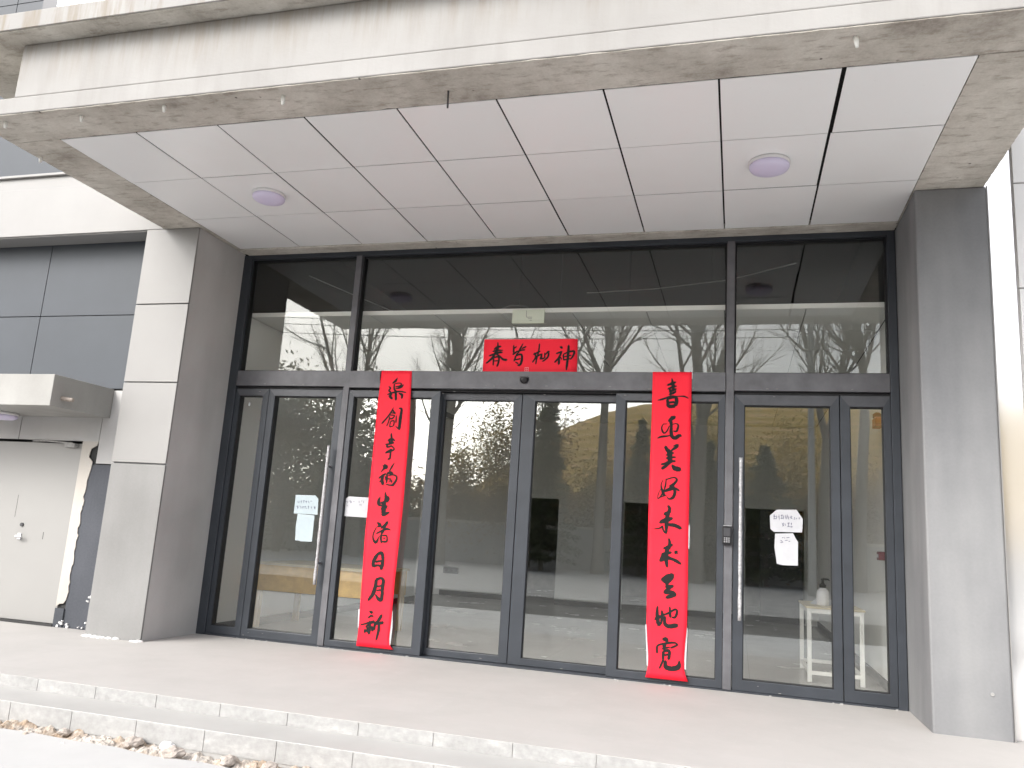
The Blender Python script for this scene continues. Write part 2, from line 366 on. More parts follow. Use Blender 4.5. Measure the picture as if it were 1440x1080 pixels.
# brush and pen strokes: x, z, width in mm, three by three
STROKES = {
 'L':[[1603,2981,7,1584,2947,22,1548,2917,12],[1572,2913,12,1574,2856,16,1587,2834,13],[1580,2913,10,1628,2921,10,1661,2910,10,1631,2883,15,1587,2879,10],[1685,2902,10,1656,2876,21,1621,2863,16],[1590,2857,10,1633,2860,10],[1506,2882,10,1527,2861,16,1511,2833,15,1537,2818,16],[1495,2784,7,1526,2799,15,1593,2818,18,1652,2825,13,1693,2819,13,1724,2812,7],[1591,2841,22,1602,2781,22,1608,2724,19],[1550,2795,22,1531,2769,25,1564,2739,19],[1635,2804,13,1677,2785,24,1677,2744,16],[1588,2641,7,1567,2592,15,1522,2524,16,1463,2455,15],[1576,2615,15,1617,2570,18],[1568,2577,10,1605,2579,13],[1554,2554,13,1608,2549,12,1586,2517,15,1550,2513,12],[1553,2539,12,1542,2472,13,1525,2428,10],[1565,2481,12,1609,2489,12,1609,2433,13],[1567,2477,12,1565,2424,12,1606,2433,10],[1631,2549,12,1635,2467,13],[1655,2632,10,1688,2621,22,1684,2535,28,1680,2415,28,1674,2394,15],[1673,2400,15,1635,2429,7],[1590,2350,15,1597,2298,22],[1556,2267,15,1602,2283,25,1644,2266,10],[1597,2305,19,1608,2239,26],[1569,2290,13,1582,2245,19,1631,2244,18],[1529,2225,10,1560,2226,18,1622,2243,15],[1553,2220,19,1556,2196,18,1598,2202,13],[1594,2213,13,1628,2192,13,1637,2166,16,1553,2134,19,1541,2134,12],[1545,2138,13,1613,2173,16],[1601,2143,18,1601,2092,19,1599,2070,18,1575,2058,15],[1529,1983,37,1561,1973,41,1540,1954,22,1504,1912,6],[1486,1843,12,1531,1877,22,1568,1900,15],[1535,1877,25,1529,1826,29,1545,1776,26],[1540,1841,17,1499,1803,12],[1659,2021,7,1632,1976,17,1606,1927,12],[1584,1908,16,1622,1909,29,1655,1904,15],[1584,1901,19,1587,1829,17,1583,1799,15],[1602,1880,12,1656,1889,12,1693,1877,16,1701,1840,19,1667,1782,22,1636,1776,15,1580,1782,10],[1598,1844,12,1637,1841,15],[1609,1816,10,1647,1824,13,1642,1802,12],[1564,1871,9,1576,1828,16],[1527,1642,10,1511,1598,29,1519,1559,26,1560,1546,10],[1580,1699,10,1593,1648,29,1608,1628,51,1595,1591,36],[1534,1574,19,1610,1602,19],[1579,1597,36,1580,1504,43,1580,1461,36],[1548,1510,22,1616,1545,32],[1561,1452,26,1601,1459,32,1652,1482,12],[1519,1365,13,1545,1345,29,1559,1331,22,1520,1315,10],[1516,1311,9,1491,1257,13,1485,1200,14,1508,1159,24,1533,1156,24,1552,1204,10,1561,1225,7],[1640,1379,26,1616,1342,26,1568,1304,17],[1519,1244,14,1587,1280,19,1639,1300,19,1684,1293,10],[1617,1336,20,1602,1284,22,1579,1240,17],[1579,1240,17,1580,1191,19,1593,1146,14],[1584,1227,11,1639,1229,14,1652,1202,14,1648,1167,19,1598,1164,14],[1606,1200,11,1629,1201,11],[1572,1046,15,1542,997,32,1518,942,32,1518,891,28],[1567,1035,26,1608,1038,30,1625,982,30,1622,898,32,1608,870,24],[1541,944,19,1610,959,17],[1523,896,26,1575,910,19,1616,898,26],[1567,758,28,1567,695,32,1542,601,34,1496,534,19],[1567,758,26,1622,778,21,1654,753,30,1650,681,30,1652,598,30,1646,552,32,1609,564,28,1576,604,13],[1579,687,13,1636,700,15],[1583,645,11,1629,654,15],[1525,424,17,1561,412,28],[1515,356,15,1548,379,17,1576,373,11],[1436,279,11,1492,294,15,1593,333,15],[1496,258,15,1549,303,19,1606,318,15],[1492,237,21,1491,201,21],[1535,322,25,1544,252,25,1538,190,23],[1519,260,19,1519,209,21],[1569,275,19,1580,224,21],[1671,401,23,1643,347,27,1602,292,23,1597,237,19],[1597,298,21,1652,313,23,1697,321,27],[1647,311,21,1648,231,25,1629,137,15]],
 'R':[[4651,2995,9,4663,2928,27,4668,2874,20],[4606,2924,14,4653,2942,23,4692,2957,14],[4612,2883,12,4668,2908,20,4700,2914,11],[4628,2852,16,4668,2874,23,4700,2885,12],[4631,2887,16,4646,2838,18],[4629,2825,20,4681,2849,18,4695,2867,8],[4514,2765,8,4557,2776,16,4604,2793,16,4657,2811,12,4710,2808,7,4775,2810,13,4821,2789,7],[4610,2784,20,4623,2702,30],[4617,2784,20,4689,2799,23,4704,2758,30,4692,2709,27],[4619,2701,30,4692,2709,30],[4631,2743,18,4684,2750,20],[4695,2598,20,4662,2580,34,4627,2549,16],[4648,2560,27,4657,2505,23,4655,2437,27],[4578,2524,7,4561,2483,12,4572,2443,15,4593,2429,12,4619,2458,12,4638,2505,8],[4574,2520,8,4617,2524,5],[4666,2519,8,4708,2527,9,4726,2506,15,4711,2452,17,4678,2452,9],[4522,2373,9,4561,2391,17,4627,2400,13,4646,2411,7],[4655,2451,27,4666,2398,29,4699,2381,29,4738,2406,29,4761,2400,11],[4602,2294,24,4624,2255,29,4638,2234,13],[4730,2304,20,4702,2281,24,4657,2248,13],[4681,2296,9,4714,2313,12,4734,2308,13],[4643,2255,40,4651,2188,40,4653,2122,33],[4612,2203,11,4651,2222,20,4689,2229,13],[4613,2173,13,4651,2181,20,4710,2187,11],[4610,2127,13,4653,2142,20,4708,2147,16],[4566,2109,17,4614,2120,20,4640,2122,20,4602,2086,24,4572,2066,24],[4673,2109,13,4700,2077,37,4740,2066,37,4761,2060,24],[4589,1954,7,4571,1900,11,4589,1835,22,4606,1797,20],[4621,1968,9,4613,1896,13,4595,1836,12,4564,1782,11,4541,1768,8,4546,1814,7,4571,1867,5],[4612,1954,8,4657,1973,11,4702,1982,11,4725,1960,18,4697,1919,22,4659,1885,29],[4595,1836,13,4659,1865,29,4711,1874,20,4753,1852,13],[4658,1897,26,4691,1886,26,4708,1840,24,4693,1788,24,4655,1767,13,4628,1791,7],[4551,1775,8,4628,1805,8],[4643,1704,17,4661,1671,26,4648,1636,22],[4608,1613,22,4640,1628,29,4674,1646,17],[4648,1636,26,4635,1544,34,4634,1425,15],[4567,1531,24,4625,1556,37,4692,1580,22],[4514,1465,7,4568,1477,12,4598,1499,17],[4594,1499,14,4604,1458,14,4629,1429,15],[4651,1515,22,4719,1510,29,4778,1484,25],[4659,1382,14,4669,1336,24,4658,1277,30],[4608,1282,15,4657,1297,24,4697,1326,17],[4653,1310,30,4639,1209,34,4650,1103,19],[4609,1240,19,4590,1174,24,4578,1156,20],[4617,1234,25,4688,1246,20],[4721,1261,24,4741,1246,37],[4586,1160,24,4635,1193,34,4693,1185,22,4740,1167,25,4784,1141,17],[4597,975,21,4658,1009,41,4714,1034,29],[4613,966,27,4669,979,35,4714,1024,21],[4669,970,25,4644,933,27],[4640,913,23,4715,928,25],[4700,928,21,4646,873,31,4636,851,25],[4636,857,21,4702,866,31,4733,845,21,4692,831,31,4647,812,21],[4568,726,14,4566,661,25,4578,554,31],[4546,600,23,4606,635,25],[4610,690,14,4616,635,25,4608,585,16],[4578,548,31,4613,581,18],[4616,646,14,4676,670,16,4736,710,16,4756,687,18,4738,636,18,4707,634,12],[4685,730,14,4692,632,23],[4642,638,16,4643,568,27,4680,547,31,4740,558,33,4764,568,24],[4623,423,18,4653,422,35,4673,404,24],[4575,287,16,4574,345,16,4593,367,14,4643,381,18,4673,389,16],[4668,389,20,4733,400,14,4764,382,14,4704,348,14],[4620,330,12,4695,356,12],[4643,381,31,4640,322,20],[4635,311,22,4632,234,20],[4640,313,20,4691,317,22,4687,239,22],[4646,275,14,4685,288,14],[4638,234,20,4600,148,12],[4657,227,20,4663,169,34,4719,160,34,4778,181,36,4787,239,10]],
 'T':[[2734,3408,11,2738,3346,22,2723,3279,22],[2696,3327,15,2727,3351,22,2774,3361,18],[2682,3303,15,2730,3316,18,2798,3317,11],[2642,3252,13,2694,3271,22,2770,3294,22,2795,3288,11],[2744,3374,17,2696,3252,24,2651,3199,20,2614,3170,15],[2723,3279,17,2773,3242,18,2808,3214,22,2852,3208,22],[2697,3227,18,2698,3147,15],[2697,3233,15,2754,3242,18,2758,3185,20,2742,3133,17],[2705,3195,11,2747,3199,13],[2919,3374,13,2924,3288,20],[2916,3331,15,2953,3359,13],[2916,3269,20,2970,3308,15],[3026,3392,9,2997,3336,18,2989,3308,18],[3061,3359,15,3016,3336,16],[2970,3302,17,3007,3317,16,3050,3321,15],[2989,3308,13,2954,3260,17],[2954,3260,17,2935,3195,20],[2950,3256,17,3011,3269,20,3023,3214,24,3008,3157,22,2980,3147,18],[2948,3208,13,3004,3223,16],[2950,3185,13,2984,3166,15],[3211,3390,13,3207,3306,16,3188,3214,16,3182,3162,13],[3152,3269,20,3189,3288,18,3225,3306,13],[3161,3288,13,3177,3237,18,3143,3181,13],[3200,3250,15,3237,3269,16,3230,3214,18],[3245,3279,13,3244,3222,18,3276,3231,13],[3275,3260,11,3310,3297,18,3328,3297,20],[3320,3287,18,3313,3241,18,3268,3199,15,3250,3195,9],[3274,3287,11,3280,3231,16],[3446,3356,22,3469,3339,22],[3404,3278,16,3467,3301,20],[3463,3297,18,3434,3231,20,3390,3181,16],[3438,3241,23,3438,3158,20],[3452,3241,13,3467,3214,11],[3483,3268,16,3491,3204,14],[3483,3268,13,3541,3297,16,3600,3301,22,3589,3250,18,3563,3214,13],[3488,3241,11,3570,3260,14],[3490,3208,13,3563,3222,13],[3537,3370,22,3537,3278,25,3529,3158,23,3524,3094,11]],
 'N1':[[5645,1663,6,5658,1667,6],[5643,1648,6,5670,1655,6],[5655,1670,6,5652,1627,6],[5645,1628,6,5674,1632,6],[5674,1662,6,5674,1628,6],[5685,1647,6,5692,1651,6],[5697,1673,6,5700,1620,6],[5713,1665,6,5734,1669,6],[5724,1674,6,5724,1631,6],[5712,1635,6,5736,1640,6],[5741,1666,6,5739,1631,6],[5758,1670,6,5761,1632,6],[5773,1677,6,5770,1633,6],[5780,1665,6,5788,1628,6],[5794,1652,6,5821,1658,6],[5809,1669,6,5806,1635,6],[5806,1651,6,5821,1636,6],[5836,1643,6,5843,1655,6],[5833,1635,6,5848,1639,6],[5858,1650,6,5860,1635,6],[5878,1648,6,5887,1651,6],[5882,1655,6,5882,1636,6],[5724,1593,6,5743,1563,6],[5739,1597,6,5731,1559,6],[5756,1569,6,5751,1591,6],[5773,1593,6,5798,1597,6],[5785,1602,6,5781,1561,6],[5773,1561,6,5796,1565,6],[5806,1591,6,5815,1594,6],[5813,1601,6,5810,1579,6],[5796,1559,6,5821,1564,6],[5815,1569,6,5815,1553,6]],
 'N2':[[5724,1451,6,5739,1457,6],[5749,1459,6,5749,1447,6],[5761,1454,6,5794,1459,6],[5709,1429,6,5724,1424,6],[5719,1423,6,5734,1409,6],[5709,1405,6,5731,1410,6],[5751,1428,6,5779,1433,6],[5784,1421,6,5799,1425,6]],
 'N3':[[466,1545,7,480,1535,7],[486,1553,7,488,1529,7],[506,1550,7,526,1556,7],[515,1559,7,517,1530,7],[539,1556,7,559,1559,7],[545,1564,7,549,1533,7],[568,1550,7,588,1554,7],[579,1561,7,581,1533,7],[604,1559,7,619,1534,7],[628,1557,7,653,1559,7],[461,1491,7,488,1495,7],[472,1499,7,476,1462,7],[486,1484,7,484,1470,7],[500,1496,7,514,1493,7],[518,1493,7,521,1467,7],[534,1486,7,555,1492,7],[545,1495,7,545,1469,7],[564,1492,7,583,1496,7],[570,1499,7,573,1470,7],[586,1474,7,597,1478,7],[604,1497,7,615,1501,7],[615,1506,7,616,1469,7],[649,1500,7,656,1474,7],[688,1501,7,695,1473,7],[696,1501,7,700,1473,7]],
 'N4':[[1083,1575,6,1098,1579,6],[1106,1583,6,1104,1554,6],[1118,1580,6,1137,1584,6],[1137,1588,6,1140,1560,6],[1149,1582,6,1152,1560,6],[1099,1540,6,1108,1522,6],[1174,1576,6,1186,1580,6],[1243,1590,6,1246,1565,6],[1268,1587,6,1282,1591,6],[1299,1593,6,1299,1568,6],[1248,1544,6,1263,1548,6],[1270,1556,6,1273,1534,6]],
}
# ---------------------------------------------------------------- ground
ZG = -.165
MB().box(-400, -400, -.40, 400, 120, -.20).build('ground', M['soil'])['kind'] = 'structure'
MB().box(-60, -25.9, -.2, 60, -9.8, -.174).build('yard', M['asphalt'])['kind'] = 'structure'
MB().box(-60, -9.8, -.2, 60, -5.9, -.178).build('road', M['road'])['kind'] = 'structure'
def forecourt():
    m = MB(); r_ = random.Random(3)
    xs = [-14 + i * .25 for i in range(121)]
    top = []
    for x in xs:                                   # broken edge along the rubble strip
        top.append((x, -2.57 + r_.uniform(-.035, .03) + .03 * math.sin(x * 2.1)))
    for i in range(len(xs) - 1):
        a, b = top[i], top[i + 1]
        m.face([(a[0], -5.9, ZG), (b[0], -5.9, ZG), (b[0], b[1], ZG), (a[0], a[1], ZG)])
        m.face([(a[0], a[1], ZG), (b[0], b[1], ZG), (b[0], b[1], -.2), (a[0], a[1], -.2)])
    m.face([(-14, -5.9, -.2), (16, -5.9, -.2), (16, -5.9, ZG), (-14, -5.9, ZG)])
    return m.build('forecourt', M['forecourt'])
forecourt()['kind'] = 'structure'
MB().box(-9, -2.13, -.38, 9, -.0, 0).build('terrace', M['platform'], bevel=.004)['kind'] = 'structure'
# upper riser tiles, tread, lower riser
def riser(z0, z1, y, x0, start, mat, name, seed):
    m = MB(); r_ = random.Random(seed); x = start
    while x < 9:
        x1 = x + .4
        m.box(x + .0016, y - .003, z0, x1 - .0016, y, z1 - r_.uniform(.001, .003)); x = x1
    return m.build(name, mat, None, .001)
st = riser(-.066, 0, -2.131, -9, -8.71, M['riser'], 'step_edge', 2); st['kind'] = 'structure'
MB().box(-9, -2.40, -.38, 9, -2.131, -.066).build('lower_step', M['tread'], bevel=.004)['kind'] = 'structure'
st = riser(-.166, -.068, -2.401, -9, -8.60, M['riser'], 'lower_step_edge', 5); st['kind'] = 'structure'
def rubble():
    m = MB(); r_ = random.Random(11)
    nx, ny = 900, 16
    from mathutils import noise
    x0, x1 = -3.5, 4.2
    n0 = len(m.v)
    for i in range(nx + 1):
        x = x0 + (x1 - x0) * i / nx
        for j in range(ny + 1):
            y = -2.405 - .21 * j / ny
            p = Vector((x * 9, y * 9, 0)); q = Vector((x * 30, y * 30, 3))
            h = noise.noise(p) * .022 + noise.noise(q) * .014 + noise.noise(q * 2.7) * .006
            cell = noise.voronoi(Vector((x * 16, y * 16, 0)))[0]
            h += (cell[1] - cell[0]) * .028 - .012
            rise = .03 * (1 - j / ny) * (.5 + noise.noise(Vector((x * 1.7, 0, 5))))
            fall = -.03 if j == ny else 0
            m.v.append((x, y, ZG - .012 + h + max(0, rise) + fall))
    w = ny + 1
    for i in range(nx):
        for j in range(ny):
            a = n0 + i * w + j
            m.f.append((a, a + 1, a + w + 1, a + w)); m.mi.append(0)
    ob = m.build('rubble', M['rubble'])
    return tag(ob, 'crumbled mortar and gravel along the foot of the lower step', 'rubble', None, 'stuff')
rubble()
def stone(x, y, r, seed, lab, mat=None, flat=.62):
    r_ = random.Random(seed); bm = bmesh.new(); r *= .8; bmesh.ops.create_icosphere(bm, subdivisions=3, radius=r * S)
    from mathutils import noise
    for v in bm.verts:
        d = v.co.normalized(); k = 1 + .35 * noise.noise(d * 1.6 + Vector((seed, 0, 0))) + .14 * noise.noise(d * 5 + Vector((0, seed, 0)))
        v.co *= k; v.co.z *= flat; v.co.x *= 1.25
    me = bpy.data.meshes.new('stone'); bm.to_mesh(me); bm.free(); me.materials.append(mat or M['stone'])
    o = bpy.data.objects.new('stone', me); sc.collection.objects.link(o)
    o.location = (x * S, y * S, (ZG + r * .30) * S); o.rotation_euler = (0, 0, r_.uniform(0, 6))
    return tag(o, lab, 'stone', 'loose stones along the broken step')
stone(1.33, -2.535, .055, 1, 'largest pale stone lying in the rubble, third from the left')
stone(1.05, -2.47, .05, 4, 'reddish pointed stone in the rubble, second from the left')
stone(1.62, -2.51, .045, 6, 'pinkish rounded stone in the rubble, just right of the largest stone')
stone(1.83, -2.50, .04, 8, 'small pale stone in the rubble, rightmost of the loose stones')
stone(.62, -2.46, .035, 9, 'small tan stone in the rubble, leftmost of the loose stones')
stone(1.22, -2.437, .04, 12, 'white lump of dried plaster against the lower step', M['plaster_white'])

def boxes(name, mat, parent, L, bevel=0):
    return [MB().box(*c).build(name, mat, parent, bevel) for c in L]
# ---------------------------------------------------------------- building
B = thing('office_building', 'concrete office building front with a deep entrance canopy, grey wall panels and a glazed lobby', 'building', (2.27, 0, 0))
HS = 3.337
# side wall, left of the entrance, clad with grey panels
def clad(x0, x1, z0, z1, y, xs, zs, name, mat, parent, gap=.007, t=.02):
    m = MB(); X = sorted([x0, x1] + [x for x in xs if x0 < x < x1]); Zs = sorted([z0, z1] + [z for z in zs if z0 < z < z1])
    for i in range(len(X) - 1):
        for j in range(len(Zs) - 1):
            m.box(X[i] + gap / 2, y - t, Zs[j] + gap / 2, X[i + 1] - gap / 2, y, Zs[j + 1] - gap / 2)
    return m.build(name, mat, parent, .002)
wl = []; wl.append((-9, -.43, 1.53, -.97, .1, 7.6)); wl.append((-1.50, -.43, -.2, -.97, .1, 1.53)); wl.append((-9, -.43, -.2, -2.95, .1, 1.53)); wl.append((-2.95, -.30, -.2, -1.50, .1, 1.53))
wl.append((-.97, -.43, 3.96, 9, .35, 7.6)); wl.append((5.42, -.1, -.2, 9, .3, 3.9))
boxes('wall_core', M['joint'], B, wl)
pan_z = [1.34, 1.99, 2.65, 3.99, 4.65, 5.3, 5.96, 6.6]
clad(-9, -.972, 1.99, 3.34, -.43, [-2.19 - 1.0 * i for i in range(8)], pan_z, 'grey_panels', M['grey_panel'], B)
clad(-9, -.81, 3.34, 7.6, -.43, [-2.19 - 1.0 * i for i in range(8)] + [-1.19], pan_z, 'grey_panels', M['grey_panel'], B)
clad(-.79, 6.5, 5.3, 7.6, -.43, [-1.19 + i for i in range(8)], pan_z, 'grey_panels', M['grey_panel'], B)
clad(-9, -1.33, 1.53, 1.98, -.43, [-2.19 - 1.0 * i for i in range(8)], pan_z, 'grey_panels', M['plaster_dark'], B)
clad(-1.33, -.972, 1.345, 1.98, -.43, [], pan_z, 'grey_panels', M['plaster_dark'], B)
clad(-9, -2.96, 0, 1.52, -.43, [], [1.34], 'grey_panels', M['plaster_dark'], B)
MB().box(-1.41, -.44, 0, -.972, -.43, 1.338).build('painted_strip', M['dark_strip'], B)
# ragged bare plaster beside the door
r_ = random.Random(5)
pts = [(-1.50, .16), (-1.497, 1.53)]
z = 1.56; pts += [(-1.36, 1.56), (-1.33, 1.545), (-1.345, 1.5), (-1.40, 1.47), (-1.41, 1.40), (-1.365, 1.36), (-1.37, 1.30), (-1.385, 1.22)]
z = 1.2
while z > .25:
    pts.append((-1.392 - (1.2 - z) * .012 + r_.uniform(-.010, .008), z)); z -= r_.uniform(.012, .05)
pts += [(-1.41, .22), (-1.43, .19), (-1.47, .185)]
MB().prism_y(pts, -.448, -.4405).build('plaster_patch', M['cream_plaster'], B)
MB().box(-1.50, -.452, 0, -1.41, -.441, .15).build('painted_strip', M['dark_strip'], B)
m = MB(); r_ = random.Random(8)
for i in range(13):
    x = r_.uniform(-1.46, -1.02); z = abs(r_.gauss(0, .05)); s_ = r_.uniform(.004, .014)
    m.prism_y([(x - s_, z), (x + s_ * r_.uniform(.4, 1), z - s_ * .4), (x + s_ * .6, z + s_), (x - s_ * .3, z + s_ * 1.3)], -.456, -.439)
for i in range(4):
    x = -1.19 + r_.uniform(-.025, .025); z = .26 + r_.uniform(-.06, .05); s_ = r_.uniform(.005, .014)
    m.prism_y([(x - s_, z), (x + s_, z - s_), (x + s_ * .6, z + s_ * 1.4), (x - s_ * .3, z + s_ * 1.6)], -.449, -.439)
m.build('paint_chips', M['plaster_white'], B)['kind'] = 'stuff'
# white lintel band
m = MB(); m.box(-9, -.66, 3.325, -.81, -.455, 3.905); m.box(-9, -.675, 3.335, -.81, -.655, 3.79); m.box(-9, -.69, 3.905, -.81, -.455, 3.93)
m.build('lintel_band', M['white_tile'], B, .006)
# steel side door
sdoor = box('side_door', M['door_white'], B, -2.94, -.425, .02, -1.505, -.39, 1.512, bevel=.004); sdoor['label'] = 'off-white steel side door with a silver lever'
m = MB(); m.box(-2.108, -.4262, .86, -2.106, -.424, 1.05); m.build('seam', M['joint'], sdoor)
m = MB(); m.tube([(-2.02, -.425, .70), (-2.02, -.465, .70)], .012, 10); m.tube([(-2.02, -.463, .70), (-1.955, -.466, .698)], [.011, .008], 10)
m.box(-2.04, -.432, .672, -2.0, -.425, .728); m.build('handle', M['steel'], sdoor, .002)
m = MB(); m.tube([(-2.012, -.424, .80), (-2.012, -.436, .80)], .016, 14); m.build('lock', M['dark_plastic'], sdoor)
box('scratch', M['dark_plastic'], sdoor, -1.775, -.4262, .69, -1.770, -.424, .75)
m = MB(); m.box(-1.66, -.475, 1.475, -1.555, -.428, 1.51); m.tube([(-1.60, -.452, 1.512), (-1.83, -.50, 1.520)], .007, 6); m.tube([(-1.83, -.50, 1.520), (-2.05, -.43, 1.522)], .006, 6)
m.build('door_closer', M['crumb'], sdoor, .003)
box('threshold', M['joint'], B, -2.95, -.46, 0, -1.5, -.40, .018)
# slab above the side door
m = MB(); m.box(-4.6, -1.09, 1.735, -1.25, -.455, 1.985); sl_ = m.build('door_hood', M['hood'], B, .006)
m = MB(); m.tube([(-1.26, -.985, 1.812), (-1.16, -.965, 1.80)], .017, 12); m.tube([(-1.2, -.973, 1.805), (-1.155, -.963, 1.799)], .0125, 12)
m.build('drain_pipe', M['rusty'], sl_)
# columns
def column(x0, x1, mat, name='column'):
    return MB().box(x0, -.655, -.05, x1, .10, HS).build(name, mat, B, .02)
cl = column(-.965, -.457, M['plaster_mid'])
cl['label'] = 'left column, white tiled above grey render'
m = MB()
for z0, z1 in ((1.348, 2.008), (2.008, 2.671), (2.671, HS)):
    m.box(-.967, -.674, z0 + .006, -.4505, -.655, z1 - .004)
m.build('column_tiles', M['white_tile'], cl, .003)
MB().box(-.967, -.673, 0, -.4505, -.655, 1.342).build('column_render', M['plaster_light'], cl, .003)
MB().box(-.458, -.6545, 0, -.4510, .0, HS - .002).build('column_flank', M['plaster_dark'], cl)
m = MB(); r_ = random.Random(21)
for i in range(34):
    x = r_.uniform(-.98, -.66) if i < 24 else r_.uniform(-.53, -.44); s_ = r_.uniform(.010, .022)
    m.lathe([(s_ * 1.3, 0), (s_ * 1.1, s_ * .4), (s_ * .4, s_ * .7)], (x, -.685 + r_.uniform(-.02, .012), 0), 7)
m.build('plaster_droppings', M['plaster_white'], cl)['kind'] = 'stuff'
cr = MB().box(4.995, -.673, -.05, 5.412, .10, HS).build('column', M['plaster_mid'], B, .016)
cr['label'] = 'right column in plain grey render'
m = MB(); m.lathe([(.011, 0), (.009, .006), (.0, .007)], (0, 0, 0), 10); mv = m.v; m.v = [(5.31 + x, -.673 - zz, .245 + y) for x, y, zz in mv]; m.build('plaster_dab', M['crumb'], cr)
MB().box(5.412, -.676, 0, 5.418, -.662, HS).build('corner_bead', M['white_tile'], cr)
# right of the entrance
MB().box(5.42, -.60, -.1, 5.572, -.2, 5).build('polished_panel', M['mirror_panel'], B)
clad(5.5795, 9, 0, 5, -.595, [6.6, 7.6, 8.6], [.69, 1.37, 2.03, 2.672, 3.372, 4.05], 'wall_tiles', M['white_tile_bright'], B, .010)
box('wall_core', M['plaster_dark'], B, 5.575, -.598, -.1, 9, -.25, 5)
# canopy
def rough_beam(name, x0, y0, z0, x1, y1, z1, along, seed, n=150):
    m = MB(); r_ = random.Random(seed); from mathutils import noise
    n0 = len(m.v)
    for i in range(n + 1):
        t = i / n
        for k, (a, b) in enumerate(((0, 0), (1, 0), (1, 1), (0, 1))):
            j = .0035 * noise.noise(Vector((t * 60, k * 7, seed))) + .003 * noise.noise(Vector((t * 190, k * 7, seed))) + (.0012 * r_.uniform(-1, 1))
            low = (b == 0)
            if along == 'x': p = (x0 + (x1 - x0) * t, (y0, y1)[a] + (j if low else 0), (z0, z1)[b] + (abs(j) * .8 if low else 0))
            else: p = ((x0, x1)[a] + (j if low else 0), y0 + (y1 - y0) * t, (z0, z1)[b] + (abs(j) * .8 if low else 0))
            m.v.append(p)
    for i in range(n):
        for k in range(4):
            q = (k + 1) % 4; m.f.append((n0 + i * 4 + k, n0 + i * 4 + q, n0 + i * 4 + 4 + q, n0 + i * 4 + 4 + k)); m.mi.append(0)
    m.f.append((n0, n0 + 1, n0 + 2, n0 + 3)); m.f.append(tuple(n0 + n * 4 + k for k in (3, 2, 1, 0))); m.mi += [0, 0]
    return m.build(name, M['concrete'], B)
rough_beam('canopy_front_beam', -.80, -2.499, HS, 5.42, -2.178, 3.452, 'x', 1)
m = MB(); m.box(-.803, -2.5060, HS + .006, 5.423, -2.494, 3.4505); m.build('beam_face', M['fascia'], B, .008)
m = MB(); m.box(-.468, -2.5025, 3.4525, 5.42, -2.22, 3.815); m.build('fascia', M['fascia'], B, .01)
rough_beam('canopy_side_beam', -.80, -2.176, HS - .001, -.412, -.02, 3.8, 'y', 2, 90)
rough_beam('canopy_side_beam', 4.992, -2.176, HS - .001, 5.40, -.02, 3.8, 'y', 3, 90)
m = MB(); m.box(-1.2, -2.635, 3.817, 5.6, -.44, 3.935); m.build('ledge_slab', M['concrete'], B, .01)
m = MB(); m.box(-1.204, -2.645, 3.823, 5.6, -2.634, 3.938); m.build('ledge_face', M['fascia'], B, .006)
m = MB(); m.box(-.412, -.15, HS - .012, 4.992, .09, 3.55); m.build('canopy_back_beam', M['concrete'], B, .01)
m = MB(); m.box(-.41, -2.18, 3.375, 4.99, -.15, 3.45); m.build('canopy_deck', M['void'], B)
rows = [-2.178, -1.519, -.825, -.152]; r_ = random.Random(4)
for j in range(3):
    for i in range(9):
        x0 = -.408 + .6 * i; x1 = x0 + .6
        gl_ = .0055; gr_ = .0055
        if i == 8: gl_ = .014 if j == 0 else .007
        if i == 7 and j < 2: gr_ = .009
        zz = HS - .003 + r_.uniform(-.0015, .0015); gy = .0035 + r_.uniform(0, .002)
        m = MB(); y0, y1 = rows[j] + gy, rows[j + 1] - gy
        m.box(x0 + gl_, y0, zz, x1 - gr_, y1, zz + .005)
        m.build('ceiling_panel', M['soffit'], B, .001)
# upstairs window
wf = box('window', M['window_dark'], B, -2.83, -.475, 4.9, -.75, -.452, 7.2)
box('pane', M['winglass'], wf, -2.64, -.482, 4.98, -.83, -.476, 7.1)
box('mullion', M['window_dark'], wf, -1.74, -.49, 4.98, -1.70, -.4755, 7.1)

# ---------------------------------------------------------------- glazed entrance
F, FD, G_ = M['frame'], M['frame_dusty'], M['gasket']
YF, YB = 0.0, .085
def bars(name, rects, mat, parent, y0=YF, y1=YB, bevel=.004):
    m = MB()
    for x0, z0, x1, z1 in rects: m.box(x0, y0, z0, x1, y1, z1)
    return m.build(name, mat, parent, bevel)
fr = MB().ring((-.452, 0, 4.99, 3.325), (-.368, .012, 4.935, 3.285), -.012, .095).build('entrance_frame', F, B, .004)
bars('mullion', [(.683, .0125, .738, 3.284)], FD, fr, -.02, .09); bars('mullion', [(3.813, .0125, 3.871, 3.284)], FD, fr, -.02, .09)
bars('transom', [(-.366, 2.118, .682, 2.252)], FD, fr, -.014, .088); bars('transom', [(3.872, 2.118, 4.933, 2.252)], FD, fr, -.014, .088)
op = bars('sliding_door_operator', [(.74, 2.108, 3.811, 2.252)], FD, fr, -.03, .10)
bars('shadow_gap', [(-.366, 2.094, .682, 2.117), (3.872, 2.094, 4.933, 2.117), (.74, 2.09, 3.811, 2.107)], G_, fr, .02, .08)
def pane(x0, z0, x1, z1, parent, y=.038, name='pane', mat=None):
    return MB().box(x0, y, z0, x1, y + .006, z1).build(name, mat or M['glass'], parent)
